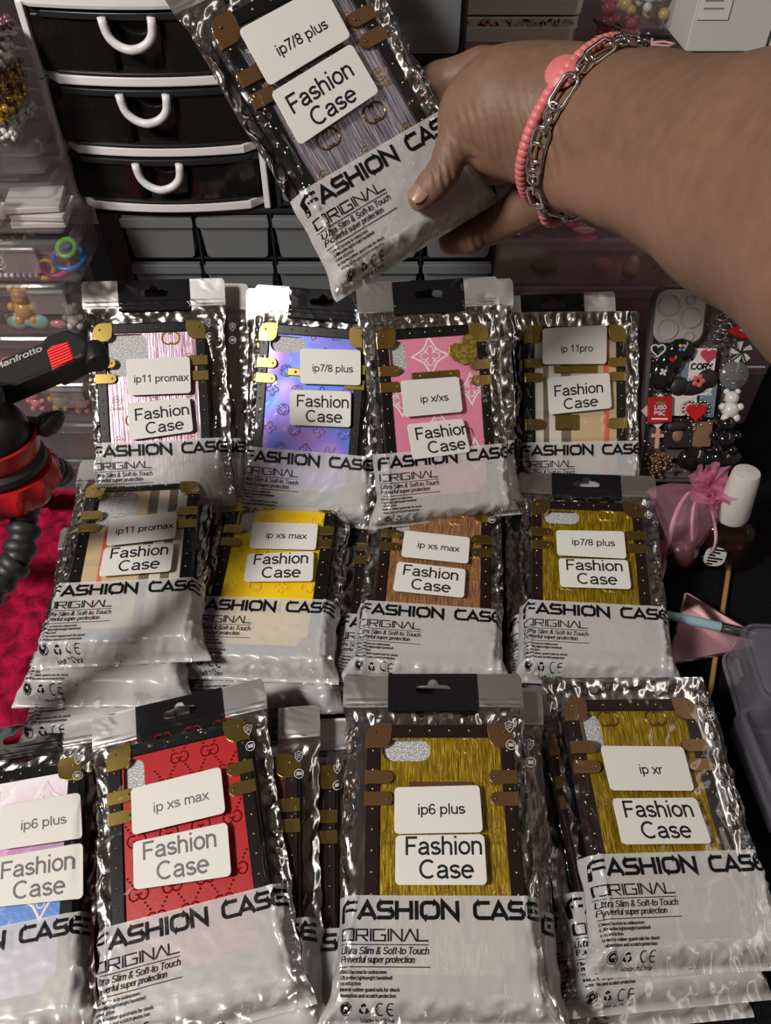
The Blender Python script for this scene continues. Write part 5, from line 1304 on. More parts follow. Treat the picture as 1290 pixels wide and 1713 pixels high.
# ------------------------------------------------------------------ charm covered phone case
mc = mx_at((.2865, .546, .028), math.radians(-1), math.radians(58)) @ np.diag((1.08, 1.08, 1.08, 1.0))
cc_ = empty('charm_phone_case', mc, 'clear phone case covered in glued charms, leaning at the back under the arm', 'phone case')
W2, L2 = .081, .170
mb = MB(); rr_solid(mb, W2, L2, .012, [(0, .002), (.002, 0), (.009, 0), (.0105, .0015), (.0105, .0030), (.002, .0032)], 0, L2 / 2); mb.build('case_shell', clear_film('grey_clear_case', (.75, .70, .70), .1, .45, (.30, .25, .25)), cc_)
mb = MB(); slab(mb, .042, .044, .010, .0098, .0135, .0012, -.0175, L2 - .026); cam_b = mb.build('camera_bump', pbr('sparkly_mauve_plate', (.42, .36, .37), .4, bump=(900, .8, .0005, 2)), cc_, True, sharp=40)
for x, y, r_ in ((-.0275, L2 - .0165, .0088), (-.0275, L2 - .0365, .0088), (-.0085, L2 - .0265, .0088), (-.0095, L2 - .0120, .0042), (-.0090, L2 - .0420, .0042)):
    mb = MB(); lathe(mb, [(r_ - .0008, .0134), (r_, .0134), (r_, .0150), (r_ - .0008, .0150), (r_ - .001, .0142), (0, .0140)], 28, mx_at((x, y, 0))); mb.build('lens_ring', M['camera_plate'] if 'camera_plate' in M else col_mat('mauve_ring', (.40, .35, .36), .25, coat=.5), cam_b, True, sharp=40)
ch = lambda mb, nm, mt, lab=None, sm_=True, bev=0: tag(mb.build(nm, mt, cc_, sm_, bevel=bev), lab)
black_g = col_mat('glossy_black_resin', (.008, .008, .009), .12, coat=.8); red_g = col_mat('glossy_red_resin', (.52, .012, .014), .18, coat=.7); white_g = col_mat('white_resin', (.72, .68, .64), .3, coat=.4)
def flat_piece(nm, poly, z, mt, th=.0012, lab=None):
    mb = MB(); prism(mb, poly, z, z + th); return ch(mb, nm, mt, lab, False)
def rectp(x, y, w, h, a=0):
    P = rr_poly(w, h, .0006, 2); c, s = math.cos(a), math.sin(a); return P @ np.array([[c, s], [-s, c]]) + np.array((x, y))
# collage pictures: plain clothing and hair shapes
pic = flat_piece('collage_photo', rectp(.006, .098, .022, .040), .0106, white_g, lab='white shirt photo piece')
fl = Flat(); fl.merge(text_flat('I', TECH, .0085, .22, None, -.0045, .1075)); fl.merge(text_flat('CORY', SANS, .0052, .24, .0185, -.0035, .1000))
A = fl.arr(); mb = MB(); mb.add(np.c_[A[:, 0], A[:, 1], np.full(len(A), .0121)], fl.f); mb.build('lettering', M['ink_black'], pic)
def heart(cx, cy, s, n=30):
    t = np.linspace(0, 2 * PI, n)[:-1]; return np.c_[16 * np.sin(t) ** 3, 13 * np.cos(t) - 5 * np.cos(2 * t) - 2 * np.cos(3 * t) - np.cos(4 * t)] / 16 * s + np.array((cx, cy))
mb = MB(); prism(mb, heart(.0100, .1120, .0065), .0118, .0135); mb.build('printed_heart', col_mat('rose_red', (.50, .05, .09), .4), pic, bevel=.0005)
denim = col_mat('denim_print', (.16, .22, .27), .5); brn = col_mat('brown_print', (.24, .12, .07), .5); drk = col_mat('dark_print', (.015, .012, .012), .5)
for nm, x, y, w, h, mt in (('collage_photo', -.013, .0990, .018, .034, denim), ('collage_photo', -.016, .0960, .010, .018, brn), ('collage_photo', -.006, .0700, .022, .020, white_g), ('collage_photo', .014, .0740, .014, .030, denim), ('collage_photo', -.008, .0450, .026, .026, drk), ('collage_photo', .013, .0440, .016, .022, brn)):
    flat_piece(nm, rectp(x, y, w, h), .0105, mt)
mb = MB(); lump(mb, (-.0085, .0430, .0110), .0065, 3, (.8, 1.1, .35), .05); ch(mb, 'face_print', brn, 'round dark face printed on the collage')
mb = MB(); lump(mb, (-.0095, .0500, .0115), .0085, 4, (1.1, .6, .3), .1); ch(mb, 'hair_print', drk)
mb = MB(); ball(mb, (-.012, .0855, .0120), .0085, sc=(1, 1, .4)); ball(mb, (.012, .0920, .0120), .0085, sc=(1.1, 1, .4)); lump(mb, (.000, .0840, .0115), .0090, 6, (1.2, .7, .4)); ch(mb, 'black_hat', drk, 'black round-topped fabric hat')
mb = MB(); 
for k in range(5): a = 2 * PI * k / 5; ball(mb, (.003 + .0035 * math.cos(a), .0905 + .0035 * math.sin(a), .0155), .0026, 8, 6, (1, 1, .5))
ch(mb, 'coral_flower', col_mat('coral', (.55, .12, .12), .35), 'coral red flower charm')
# game controller
mb = MB(); P = []
lump(mb, (-.0280, .0960, .0135), .0125, 9, (.85, 1.15, .4), .04); lump(mb, (-.0140, .1160, .0135), .0125, 10, (1.0, .85, .4), .04); lump(mb, (-.0215, .1060, .0135), .0120, 11, (.9, .9, .42), .03)
gc = ch(mb, 'controller_charm', black_g, 'black game controller charm')
mb = MB()
for w_, h_ in ((.0065, .0020), (.0020, .0065)): prism(mb, rectp(-.0290, .0980, w_, h_, .6), .0180, .0192)
mb.build('cross_pad', white_g, gc)
for k, c in enumerate(((.75, .55, .05), (.70, .25, .45), (.10, .25, .60), (.10, .40, .45))):
    mb = MB(); prism(mb, rectp(-.0150 + (-.0016, .0016)[k % 2], .1185 + (.0016, -.0016)[k // 2], .0023, .0023), .0178, .0188); mb.build('button', col_mat('button_%d' % k, c, .4), gc)
mb = MB(); prism(mb, heart(-.0225, .1085, .0026), .0178, .0190); mb.build('heart_button', red_g, gc)
# lips, pinwheel, smiley, bear
LP = lips(None, (0, 0), 1.35); c_, s_ = math.cos(.05), math.sin(.05)
mb = MB(); prism(mb, LP @ np.array([[c_, s_], [-s_, c_]]) + np.array((.0400, .1335)), .0115, .0175); lp = ch(mb, 'lips_charm', red_g, 'glossy red parted lips charm', False, .0018)
mb = MB(); prism(mb, np.array([(-.010, -.0005), (-.004, .0022), (.004, .0022), (.012, -.0008), (.006, -.0028), (-.004, -.0030)]) + np.array((.0410, .1340)), .0170, .0186); mb.build('teeth', white_g, lp)
mb = MB()
for k in range(5):
    a = 2 * PI * k / 5; P = np.array([(0, 0), (.0095, .0010), (.0070, .0062), (.003, .004)]); c2, s2 = math.cos(a), math.sin(a); prism(mb, P @ np.array([[c2, s2], [-s2, c2]]) + np.array((.0370, .1150)), .0125, .0150)
pw = ch(mb, 'pinwheel_charm', white_g, 'white pinwheel charm with black outlines', False)
mb = MB()
for k in range(5):
    a = 2 * PI * k / 5 + .1; P = np.array([(0, 0), (.0098, .0002), (.0092, .0013), (.001, .0012)]); c2, s2 = math.cos(a), math.sin(a); prism(mb, P @ np.array([[c2, s2], [-s2, c2]]) + np.array((.0370, .1150)), .0126, .0153)
mb.build('outline', black_g, pw)
mb = MB(); lathe(mb, [(0, .0110), (.0120, .0110), (.0125, .0125), (.0120, .0140), (0, .0146)], 30, mx_at((.0340, .0955, 0))); sm_ = ch(mb, 'smiley_charm', clear_film('grey_jelly', (.6, .6, .62), .12, .7, (.30, .30, .31)), 'translucent grey smiling face charm')
mb = MB(); tube(mb, [(.0340 + .0068 * math.cos(a), .0955 + .0068 * math.sin(a), .0148) for a in np.linspace(PI * 1.12, PI * 1.88, 12)], .0006, 6); ball(mb, (.0310, .0990, .0148), .0012); ball(mb, (.0385, .0985, .0148), .0012); mb.build('smile', M['silver'], sm_, True)
mb = MB(); s_b = MB(); bear(s_b, (0, 0, 0), .95); V = s_b.verts(); mb.add(np.c_[V[:, 0] + .0330, V[:, 2] + .0660, -V[:, 1] + .0150], s_b.f); ch(mb, 'bear_charm', white_g, 'pearly white bear charm')
mb = MB(); s_b = MB(); bear(s_b, (0, 0, 0), 1.25); V = s_b.verts(); mb.add(np.c_[V[:, 0] + .0310, V[:, 2] + .0400, -V[:, 1] + .0150], s_b.f); ch(mb, 'bear_charm', black_g, 'glossy black bear charm')
mb = MB(); bow_s = MB(); bow_shape(bow_s, (0, 0, 0), 1.5); V = bow_s.verts(); mb.add(np.c_[V[:, 0] + .0200, V[:, 2] + .0230, -V[:, 1] + .0150], bow_s.f); ch(mb, 'bow_charm', black_g, 'large glossy black bow charm')
# hearts
mb = MB(); P = heart(-.0330, .1160, .0060); tube(mb, np.c_[P, np.full(len(P), .0125)], .0007, 6, True); ch(mb, 'heart_outline_charm', white_g, 'open white heart outline charm')
mb = MB(); prism(mb, heart(.0040, .0640, .0085), .0115, .0165); hg = ch(mb, 'heart_gem', red_g, 'red heart gem ringed with silver studs', False, .0018)
mb = MB(); P = heart(.0040, .0640, .0118, 26)
for p in P: ball(mb, (p[0], p[1], .0130), .0014, 8, 6)
mb.build('stud_ring', M['silver'], hg, True)
# red card box charm on a white diamond
flat_piece('white_diamond', rectp(-.0270, .0640, .022, .022, PI / 4), .0108, white_g)
mb = MB(); prism(mb, rectp(-.0275, .0655, .0205, .0225, .08), .0120, .0165); rb = ch(mb, 'red_box_charm', col_mat('card_red', (.42, .010, .018), .35, coat=.3), 'red square box charm with white lettering', False, .0008)
fl = Flat(); fl.merge(text_flat('LISD', SANS, .0036, .2, .0105, -.0330, .0660)); fl.merge(text_flat('PSC', SANS, .0036, .2, .0105, -.0330, .0610)); A = fl.arr(); mb = MB(); mb.add(np.c_[A[:, 0], A[:, 1], np.full(len(A), .0167)], fl.f); mb.build('lettering', M['ink_white'], rb)
mb = MB(); box(mb, -.0345, -.0205, .0570, .0585, .0165, .0168); mb.build('white_bar', M['ink_white'], rb)
mb = MB(); box(mb, -.0320, -.0240, .0705, .0725, .0165, .0168); mb.build('green_mark', col_mat('leaf_green', (.05, .28, .06), .5), rb)
mb = MB(); prism(mb, rectp(-.0265, .0400, .0035, .0180), .0115, .0140); prism(mb, rectp(-.0265, .0425, .0110, .0034), .0115, .0139); ch(mb, 'cross_charm', peach, 'small peach cross charm', False, .0006)
mb = MB(); lathe(mb, [(0, .0110), (.0080, .0110), (.0085, .0130), (.0078, .0165), (.005, .0180), (0, .0183)], 24, mx_at((.0035, .0200, 0))); ch(mb, 'button_charm', red_g, 'red domed charm')
rr = np.random.RandomState(12); mb = MB()
for k in range(90): a, r_ = rr.uniform(0, 2 * PI), .012 * math.sqrt(rr.uniform(0, 1)); ball(mb, (-.0210 + r_ * math.cos(a), .0160 + r_ * math.sin(a), .0115 + rr.uniform(0, .003)), rr.uniform(.0008, .0017), 6, 4)
o = ch(mb, 'glitter_patch', col_mat('copper_glitter', (.34, .18, .10), .25, .6), 'copper glitter patch'); o['kind'] = 'stuff'
mb = MB()
for k in range(240):
    x, y = rr.uniform(-.037, .037), rr.uniform(.006, .122) if k < 170 else rr.uniform(.118, .166)
    if k >= 170: x = rr.uniform(.006, .037)
    ball(mb, (x, y, .0108 + rr.uniform(0, .001)), rr.uniform(.0006, .0016), 6, 4)
o = ch(mb, 'silver_filler_beads', M['silver'], 'tiny silver filler beads'); o['kind'] = 'stuff'
mb = MB(); 
for k in range(4): tube(mb, [(.018 + .005 * math.cos(a) + .004 * (k % 2), .128 + .008 * k + .003 * math.sin(a), .0125) for a in np.linspace(0, 2 * PI, 14)[:-1]], .0007, 6, True)
ch(mb, 'silver_chain', M['silver'], 'silver chain links beside the camera plate')
mb = MB(); lump(mb, (.029, .150, .0135), .0055, 2, (1, 1.2, .6), .25); ch(mb, 'gold_nugget', M['gold'], 'small gold charm above the lips')

# ------------------------------------------------------------------ organza bag, nail polish
def organza(nm, c, a): return clear_film(nm, (1.0, .88, .92), .4, a, c, 1.2)
M['organza'] = organza('pink_organza', (.92, .46, .60), .24); M['organza_dense'] = organza('gathered_pink_organza', (.95, .34, .55), .46); M['ribbon'] = pbr('satin_pink_ribbon', (.78, .46, .58), .35, bump=(600, .5, .0004, 2))
bc = np.array((.2490, .4720, .028)); root = empty('organza_bag', mx_at(bc), 'pink organza drawstring bag beside the white-capped nail polish', 'bag')
nu, nv = 64, 40; a = np.linspace(0, 2 * PI, nu); t = np.linspace(0, 1, nv); Ag, Tg = np.meshgrid(a, t)
neck = np.array((.0330, .012, .0500)); base = np.array((-.006, -.006, -.024))
prof = np.where(Tg < .08, Tg / .08 * .8, np.where(Tg < .75, .8 + .35 * np.sin(PI * (Tg - .08) / .9), 0)); prof = np.interp(Tg, [0, .05, .25, .55, .8, .92, 1], [0.05, .75, 1.0, .95, .62, .25, .11])
Rr = .0345 * prof * (1 + .10 * np.sin(5 * Ag + 3 * Tg) * np.clip(Tg, .2, 1) + .06 * np.sin(9 * Ag - 4 * Tg))
X = base[0] + (neck[0] - base[0]) * Tg ** 1.3 + Rr * np.cos(Ag) * 1.15; Y = base[1] + (neck[1] - base[1]) * Tg + Rr * np.sin(Ag) * .72; Z = np.maximum(base[2] + (neck[2] - base[2]) * np.sin(Tg * PI / 2) ** .9 + .004 * np.sin(Ag * 3), -.0255)
mb = MB(); mb.add(np.c_[X.ravel(), Y.ravel(), Z.ravel()], grid_faces(nu, nv)); mb.build('bag_cloth', M['organza'], root, True)
mb = MB()
for k in range(3):
    n2 = 100; a = np.linspace(0, 2 * PI, n2); rs = np.linspace(.002, .0215 - .002 * k, 9); Ag, Rg = np.meshgrid(a, rs); fr = Rg / .02
    H = .0040 * fr * np.sin(Ag * (6 + 2 * k) + k) + .0075 * fr * k + .0045 * fr ** 2 * np.sin(Ag * 3 + 2 * k) + .0012 * fr * np.sin(Ag * 17 + Rg * 300); rad = Rg * (.88 + .14 * np.sin(Ag * 3 + k * 2) + .06 * np.sin(Ag * 11 + k))
    dirn = np.array((.35, -.45, .82)); m = frame(neck + dirn * .002, dirn); P = np.c_[(rad * np.cos(Ag)).ravel(), (rad * np.sin(Ag)).ravel(), H.ravel(), np.ones(H.size)] @ m.T; mb.add(P[:, :3], grid_faces(n2, 9))
mb.build('ruffle', M['organza_dense'], root, True)
def strip(mb, P, w, side=(1, 0, 0)):
    P = np.array(P, float); Q = []
    for i in range(len(P) - 1):
        for s in np.linspace(0, 1, 6)[:-1]: Q.append(P[i] + (P[i + 1] - P[i]) * s)
    Q.append(P[-1]); Q = np.array(Q)
    for _ in range(6): Q[1:-1] = .5 * Q[1:-1] + .25 * (Q[:-2] + Q[2:])
    s = np.array(side, float); s /= np.linalg.norm(s)
    mb.add(np.vstack([Q - s * w / 2, Q + s * w / 2]), [(i, i + 1, len(Q) + i + 1, len(Q) + i) for i in range(len(Q) - 1)])
R0 = neck - np.array((.004, .012, .0))
def rel(px, py, z): return on_z(px, py, z) - bc
mb = MB(); strip(mb, [R0, rel(1155, 815, .066), rel(1128, 860, .058), rel(1118, 915, .036), rel(1110, 955, .012), rel(1100, 985, .004)], .0042)
strip(mb, [R0, rel(1162, 835, .062), rel(1157, 880, .050), rel(1160, 925, .020)], .0032); strip(mb, [R0 + np.array((.004, 0, 0)), rel(1195, 870, .060), rel(1200, 905, .045), rel(1190, 932, .022), rel(1160, 932, .012), rel(1130, 945, .006), rel(1098, 955, .004)], .0030)
o = mb.build('drawstring_ribbon', M['ribbon'], root, True); so = o.modifiers.new('ribbon_thickness', 'SOLIDIFY'); so.thickness = .0004
o = MB(); lathe(o, [(0, 0), (.011, 0), (.0125, .002), (.0125, .006), (.011, .008), (0, .008)], 24, mx_at(on_z(1108, 930, .004))); tag(o.build('pink_cap', hot, None, True), 'hot pink round lid inside the organza bag', 'lid')
mb = MB(); lump(mb, (.268, .455, .024), .016, 77, (1.0, .8, 1.1), .25); tag(mb.build('dark_trinket', col_mat('dark_rose_brown', (.12, .045, .045), .3, coat=.5), None, True), 'dark brown trinket inside the organza bag', 'trinket')
# nail polish bottle
pb = on_z(1190, 955, .001); root = empty('nail_polish_bottle', mx_at((pb[0] + .010, pb[1] + .016, .0010), -.25, -.06, -.06) @ np.diag((1.28, 1.28, 1.30, 1.0)), 'squat clear nail polish bottle with a tall white cap', 'bottle')
mb = MB(); rr_solid(mb, .038, .032, .010, [(0, .006), (.002, .002), (.008, 0), (.030, 0), (.037, .003), (.041, .010), (.042, .0115)]); mb.build('glass', clear_film('brown_tinted_glass', (.60, .48, .44), .04, .12, (.12, .07, .06)), root, True, sharp=50)
mb = MB(); rr_solid(mb, .030, .025, .008, [(.003, .004), (.006, .001), (.020, .001), (.022, .004)]); mb.build('polish', col_mat('dark_polish', (.05, .02, .02), .2), root, True, sharp=50)
mb = MB(); lathe(mb, [(.0, .040), (.0105, .040), (.0112, .043), (.0092, .078), (.0085, .080), (0, .081)], 28); mb.build('cap', col_mat('ivory_cap', (.66, .62, .58), .35), root, True, sharp=40)
mb = MB(); prism(mb, rr_poly(.014, .018, .006, 4), 0, .0004); V = mb.verts(); m2 = MB(); m2.add(np.c_[V[:, 0] - .006, -.0164 + V[:, 2] * 0 - V[:, 2], V[:, 1] + .016], mb.f); lb = m2.build('label', M['paper'], root)
m2 = MB()
for k in range(6): box(m2, -.0105, -.0035 + .0028 * ((k * 7) % 3 - 1), -.0172, -.0169, .0085 + .0028 * k, .0098 + .0028 * k)
m2.build('label_print', M['ink_black'], lb)

# ------------------------------------------------------------------ sticks, mirror tray, brush, clear lids
def stick(p, q, r, label):
    mb = MB(); p, q = np.array(p), np.array(q); d = q - p; tube(mb, [p, p + d * .004, q - d * .06, q], r, 10, rs=[r * .6, r, r, r * .25]); tag(mb.build('wooden_stick', pbr('bamboo', (.40, .21, .075), .5, bump=(60, .2, .0005, 3, (12, 12, 1))) if 'bamboo' not in bpy.data.materials else bpy.data.materials['bamboo'], None, True, sharp=50), label, 'stick')
stick(on_z(1222, 938, .0032), on_z(1187, 1168, .0032), .0022, 'pointed bamboo stick lying on the black cloth under the mirror tray')
P3 = [on_z(1150, 992, .030), on_z(1290, 1072, .030), on_z(1113, 1117, .006)]
tr = empty('mirror_tray', mx_at((0, 0, 0)), 'three-cornered mirrored tray with a pink floor under the blue brush', 'tray')
A0, B0, C0 = on_z(1150, 990, .024)[:2], on_z(1300, 1078, .024)[:2], on_z(1113, 1117, .004)[:2]
D0 = on_z(1262, 1088, .004)[:2]; cen = (A0 + B0 + C0 + D0) / 4
def wall(mb, p, q, z0, z1, t=.0016):
    d = (q - p) / np.linalg.norm(q - p); n_ = np.array((-d[1], d[0])) * t
    V = [(*p, z0), (*q, z0), (*(q + n_), z0), (*(p + n_), z0), (*p, z1), (*q, z1), (*(q + n_), z1), (*(p + n_), z1)]; mb.add(V, [(0, 3, 2, 1), (4, 5, 6, 7), (0, 1, 5, 4), (1, 2, 6, 5), (2, 3, 7, 6), (3, 0, 4, 7)])
zt_ = .0055
mb = MB(); prism(mb, [A0, B0, D0, C0][::-1], zt_, zt_ + .0012); mb.build('tray_floor', pbr('pink_mirror', (.62, .34, .40), .22, .35), tr)
mir = pbr('mirror_edge', (.66, .60, .55), .12, 1.0)
for p, q, h_ in ((A0, B0, .016), (C0, A0, .016)):
    mb = MB(); wall(mb, p, q, zt_, zt_ + h_); mb.build('mirror_wall', mir, tr)
mb = MB(); wall(mb, C0, D0, zt_, zt_ + .0020); mb.build('front_edge', mir, tr)
br = empty('makeup_brush', mx_at((0, 0, 0)), 'pale blue brush with a silver ferrule lying across the mirror tray', 'brush')
b0, b1, b2, b3 = on_z(1085, 1022, .0335), on_z(1205, 1049, .031), on_z(1262, 1063, .030), on_z(1300, 1074, .029)
mb = MB(); tube(mb, [b0, b0 + (b1 - b0) * .5, b1], .0042, 14, rs=[.0032, .0042, .0042]); mb.build('handle', col_mat('powder_blue', (.30, .44, .50), .35), br, True, sharp=50)
mb = MB(); tube(mb, [b1, b1 + (b2 - b1) * .5, b2], .0046, 14, rs=[.0044, .0046, .0040]); mb.build('ferrule', M['silver'], br, True, sharp=50)
mb = MB(); tube(mb, [b2, b2 + (b3 - b2) * .5, b3], .0038, 14, rs=[.0038, .0050, .0012]); mb.build('bristles', col_mat('dark_bristle', (.05, .03, .03), .7), br, True)
lid = empty('plastic_box', mx_at(on_z(1207, 1222, .004) + np.array((.0950, .0265, 0)), math.radians(-3)), 'cloudy clear plastic box at the right edge beside the mirror tray', 'box')
mb = MB(); rr_solid(mb, .160, .070, .012, [(.000, .004), (.0015, .001), (.050, 0), (.0520, .001), (.0515, .003), (.003, .004)]); mb.build('box_shell', M['clear_lid'], lid)
mb = MB(); rr_solid(mb, .164, .074, .014, [(.0080, 0), (.0090, -.0006), (.0110, 0), (.0112, .0015), (.0080, .0016)]); mb.build('rolled_rim', M['latch'], lid)
mb = MB(); box(mb, -.0835, -.0805, -.004, .012, .022, .036); mb.build('hinge_clip', M['latch'], lid, bevel=.0006)
mb = MB(); rr_solid(mb, .152, .062, .011, [(.050, .0), (.0516, .001), (.0520, .004)]); mb.build('box_top', M['clear_lid'], lid)
l2 = empty('clear_case', mx_at(on_z(1277, 1400, .004) + np.array((.062, .045, 0)), math.radians(3)), 'clear plastic case barely in view below the cloudy box', 'box')
mb = MB(); rr_solid(mb, .120, .092, .010, [(.000, .002), (.0015, 0), (.026, 0), (.0275, .002), (.0270, .004), (.0025, .0025)]); mb.build('case_shell', M['clear_lid'], l2)
mb = MB(); rr_solid(mb, .122, .094, .011, [(.0120, 0), (.0140, -.0005), (.0160, 0), (.0165, .0018), (.0120, .0018)]); mb.build('case_rim', M['clear_lid'], l2)
# ------------------------------------------------------------------ arm and hand: one continuous surface from blended round cones
def sd_cone(P, a, b, r1, r2):
    ba = b - a; l2 = ba @ ba; rr = r1 - r2; a2 = l2 - rr * rr; il2 = 1 / l2
    pa = P - a; y = pa @ ba; z = y - l2; x2 = ((pa * l2 - y[:, None] * ba) ** 2).sum(1); y2 = y * y * l2; z2 = z * z * l2
    k = np.sign(rr) * rr * rr * x2
    c1 = np.sign(z) * a2 * z2 > k; c2 = np.sign(y) * a2 * y2 < k
    d = (np.sqrt(np.maximum(x2 * a2 * il2, 0)) + y * rr) * il2 - r1
    d = np.where(c2, np.sqrt(np.maximum(x2 + y2, 0)) * il2 - r1, d)
    return np.where(c1, np.sqrt(np.maximum(x2 + z2, 0)) * il2 - r2, d)
def sd_ell(P, c, R, r):
    q = (P - c) @ R; k0 = np.linalg.norm(q / r, axis=1); k1 = np.linalg.norm(q / (r * r), axis=1)
    return k0 * (k0 - 1) / (k1 + 1e-9)
def smin(a, b, k):
    h = np.clip(.5 + .5 * (b - a) / k, 0, 1); return b + (a - b) * h - k * h * (1 - h)
def surface_nets(f, lo, hi, h):
    ax = [np.arange(lo[i], hi[i] + h, h) for i in range(3)]; n = [len(a) for a in ax]
    G = np.stack(np.meshgrid(*ax, indexing='ij'), -1).reshape(-1, 3); D = np.concatenate([f(G[i:i + 400000]) for i in range(0, len(G), 400000)]).reshape(n)
    I = D < 0; acc = np.zeros([m - 1 for m in n] + [3]); cnt = np.zeros([m - 1 for m in n])
    cs = [(i, j, k) for i in (0, 1) for j in (0, 1) for k in (0, 1)]
    sl = lambda c: tuple(slice(c[i], n[i] - 1 + c[i]) for i in range(3))
    for a in cs:
        for d in range(3):
            if a[d] == 0:
                b = list(a); b[d] = 1; da, db = D[sl(a)], D[sl(b)]; m = (da < 0) != (db < 0); t = np.where(m, da / np.where(m, da - db, 1), 0)
                for q in range(3): acc[..., q] += np.where(m, a[q] + (t if q == d else 0), 0)
                cnt += m
    act = cnt > 0; idx = -np.ones(act.shape, int); idx[act] = np.arange(act.sum())
    V = (np.argwhere(act) + acc[act] / cnt[act][:, None]) * h + np.array(lo); F_ = []
    for d in range(3):
        e1, e2 = (d + 1) % 3, (d + 2) % 3; s0 = [slice(0, n[i] - 1) for i in range(3)]; s1 = [slice(0, n[i] - 1) for i in range(3)]; s1[d] = slice(1, n[d])
        m = I[tuple(s0)] != I[tuple(s1)]; pos = np.argwhere(m); pos = pos[(pos[:, e1] > 0) & (pos[:, e2] > 0)]
        o1 = np.zeros(3, int); o1[e1] = 1; o2 = np.zeros(3, int); o2[e2] = 1
        q = np.stack([idx[tuple((pos - o).T)] for o in (o1 + o2, o2, o1 * 0, o1)], 1); fl_ = ~I[tuple(pos.T)]
        q[fl_] = q[fl_][:, ::-1]; F_.append(q)
    F_ = np.concatenate(F_); return V, F_[(F_ >= 0).all(1)]
J = lambda px, py, dep, rpx: (at_depth(px, py, dep), rpx * dep / F_PX)
# thumb on the printed side of the held pouch
thumb = [J(703, 333, .4675, 21), J(722, 312, .4655, 25), J(742, 288, .4630, 27), J(757, 247, .4575, 28), J(774, 200, .4550, 36), J(806, 186, .4560, 54)]
palm_e = [J(806, 190, .4570, 68), J(850, 188, .4560, 92), J(915, 192, .4540, 98)]
wrist = [J(915, 195, .4560, 100), J(985, 222, .4460, 120), J(1075, 243, .4150, 132), J(1290, 310, .3250, 193), J(1560, 400, .2500, 290)]
wrist.append((wrist[-1][0] + np.array((.075, -.045, -.022)), .056)); wrist.append((wrist[-1][0] + np.array((.085, -.090, .030)), .058))
index = [J(868, 125, .4820, 46), J(806, 122, .5000, 38), J(735, 137, .5100, 30), J(680, 166, .5040, 27), J(648, 194, .5010, 24)]
middle = [J(866, 190, .4900, 48), J(800, 190, .5150, 34), J(720, 205, .5085, 29), J(655, 250, .5010, 27), J(632, 272, .4990, 24)]
ringf = [J(872, 250, .4950, 46), J(830, 270, .5200, 34), J(740, 285, .5130, 28), J(690, 320, .5080, 26), J(668, 338, .5060, 23)]
little = [J(925, 312, .4900, 46), J(880, 345, .5080, 35), J(830, 376, .5240, 28), J(785, 397, .5240, 26), J(755, 405, .5230, 22)]
heel = [J(965, 272, .4700, 66), J(935, 308, .4930, 46)]
palmb = [J(880, 205, .4900, 62), J(905, 290, .5060, 42)]
def chain(P, L, d, k):
    for (a, r1), (b, r2) in zip(L[:-1], L[1:]): d = smin(d, sd_cone(P, a, b, r1, r2), k)
    return d
def arm_sdf(P):
    d = np.full(len(P), 1.0)
    d = chain(P, wrist, d, .012); d = chain(P, palm_e, d, .012); d = chain(P, heel, d, .008); d = chain(P, palmb, d, .006)
    dt = chain(P, thumb, np.full(len(P), 1.0), .004); d = smin(d, dt, .006)
    for fg in (index, middle, ringf, little):
        df = chain(P, fg, np.full(len(P), 1.0), .004); d = smin(d, df, .006)
    # skin creases at the thumb joints and the web of the hand
    return d
allp = [(p, r) for L in (thumb, palm_e, wrist, index, middle, ringf, little, heel) for p, r in L]
lo = np.min([p - r for p, r in allp], 0) - .012; hi = np.max([p + r for p, r in allp], 0) + .012
V, Fq = surface_nets(arm_sdf, lo, hi, .0021)
lab_ = np.arange(len(V))
while True:
    m_ = lab_[Fq].min(1); new_ = lab_.copy()
    for c_i in range(4): np.minimum.at(new_, Fq[:, c_i], m_)
    new_ = new_[new_]
    if (new_ == lab_).all(): break
    lab_ = new_
big = np.bincount(lab_).argmax(); kf = lab_[Fq[:, 0]] == big; Fq = Fq[kf]; used_ = np.unique(Fq); rm_ = -np.ones(len(V), int); rm_[used_] = np.arange(len(used_)); V = V[used_]; Fq = rm_[Fq]
# fine relief: knuckle and palm creases follow the joints
nrm = lambda v: v / np.linalg.norm(v)
disp = np.zeros(len(V))
e_ = .0012; gx = np.stack([arm_sdf(V + np.eye(3)[i] * e_) - arm_sdf(V - np.eye(3)[i] * e_) for i in range(3)], 1); gx /= np.linalg.norm(gx, axis=1)[:, None] + 1e-9
for L, k, amp, cnt in ((thumb, 2, .0013, 5), (little, 2, .0011, 3), (thumb, 3, .0011, 6)):
    p, r = L[k]; t = nrm(L[k + 1][0] - L[k - 1][0]); s = (V - p) @ t; near = np.linalg.norm(V - p, axis=1) < r * 1.9
    disp -= np.where(near, amp * np.exp(-(s / (r * .55)) ** 2) * np.abs(np.sin(s / r * 5.5)) ** 8, 0)
for cpx, cpy, cd, rad_, sp_, am_, slant in ((786, 232, .435, .017, .0042, .0013, .35), (880, 245, .418, .028, .0066, .0016, .30)):
    p = at_depth(cpx, cpy, cd); q_ = V - p; dd = np.linalg.norm(q_, axis=1); s = q_ @ RV + slant * (q_ @ UV) + 9 * (q_ @ UV) ** 2
    disp -= np.where(dd < rad_, am_ * np.abs(np.cos(s / sp_ * PI)) ** 7 * np.clip(1 - dd / rad_, 0, 1) ** .7, 0)
V = V + gx * disp[:, None]
root = empty('person', mx_at((0, 0, 0)), "person's bare brown arm reaching in, hand gripping the lilac case pouch", 'person')
mb = MB(); mb.add(V, Fq.tolist()); arm = mb.build('arm', M['skin'], root, True)
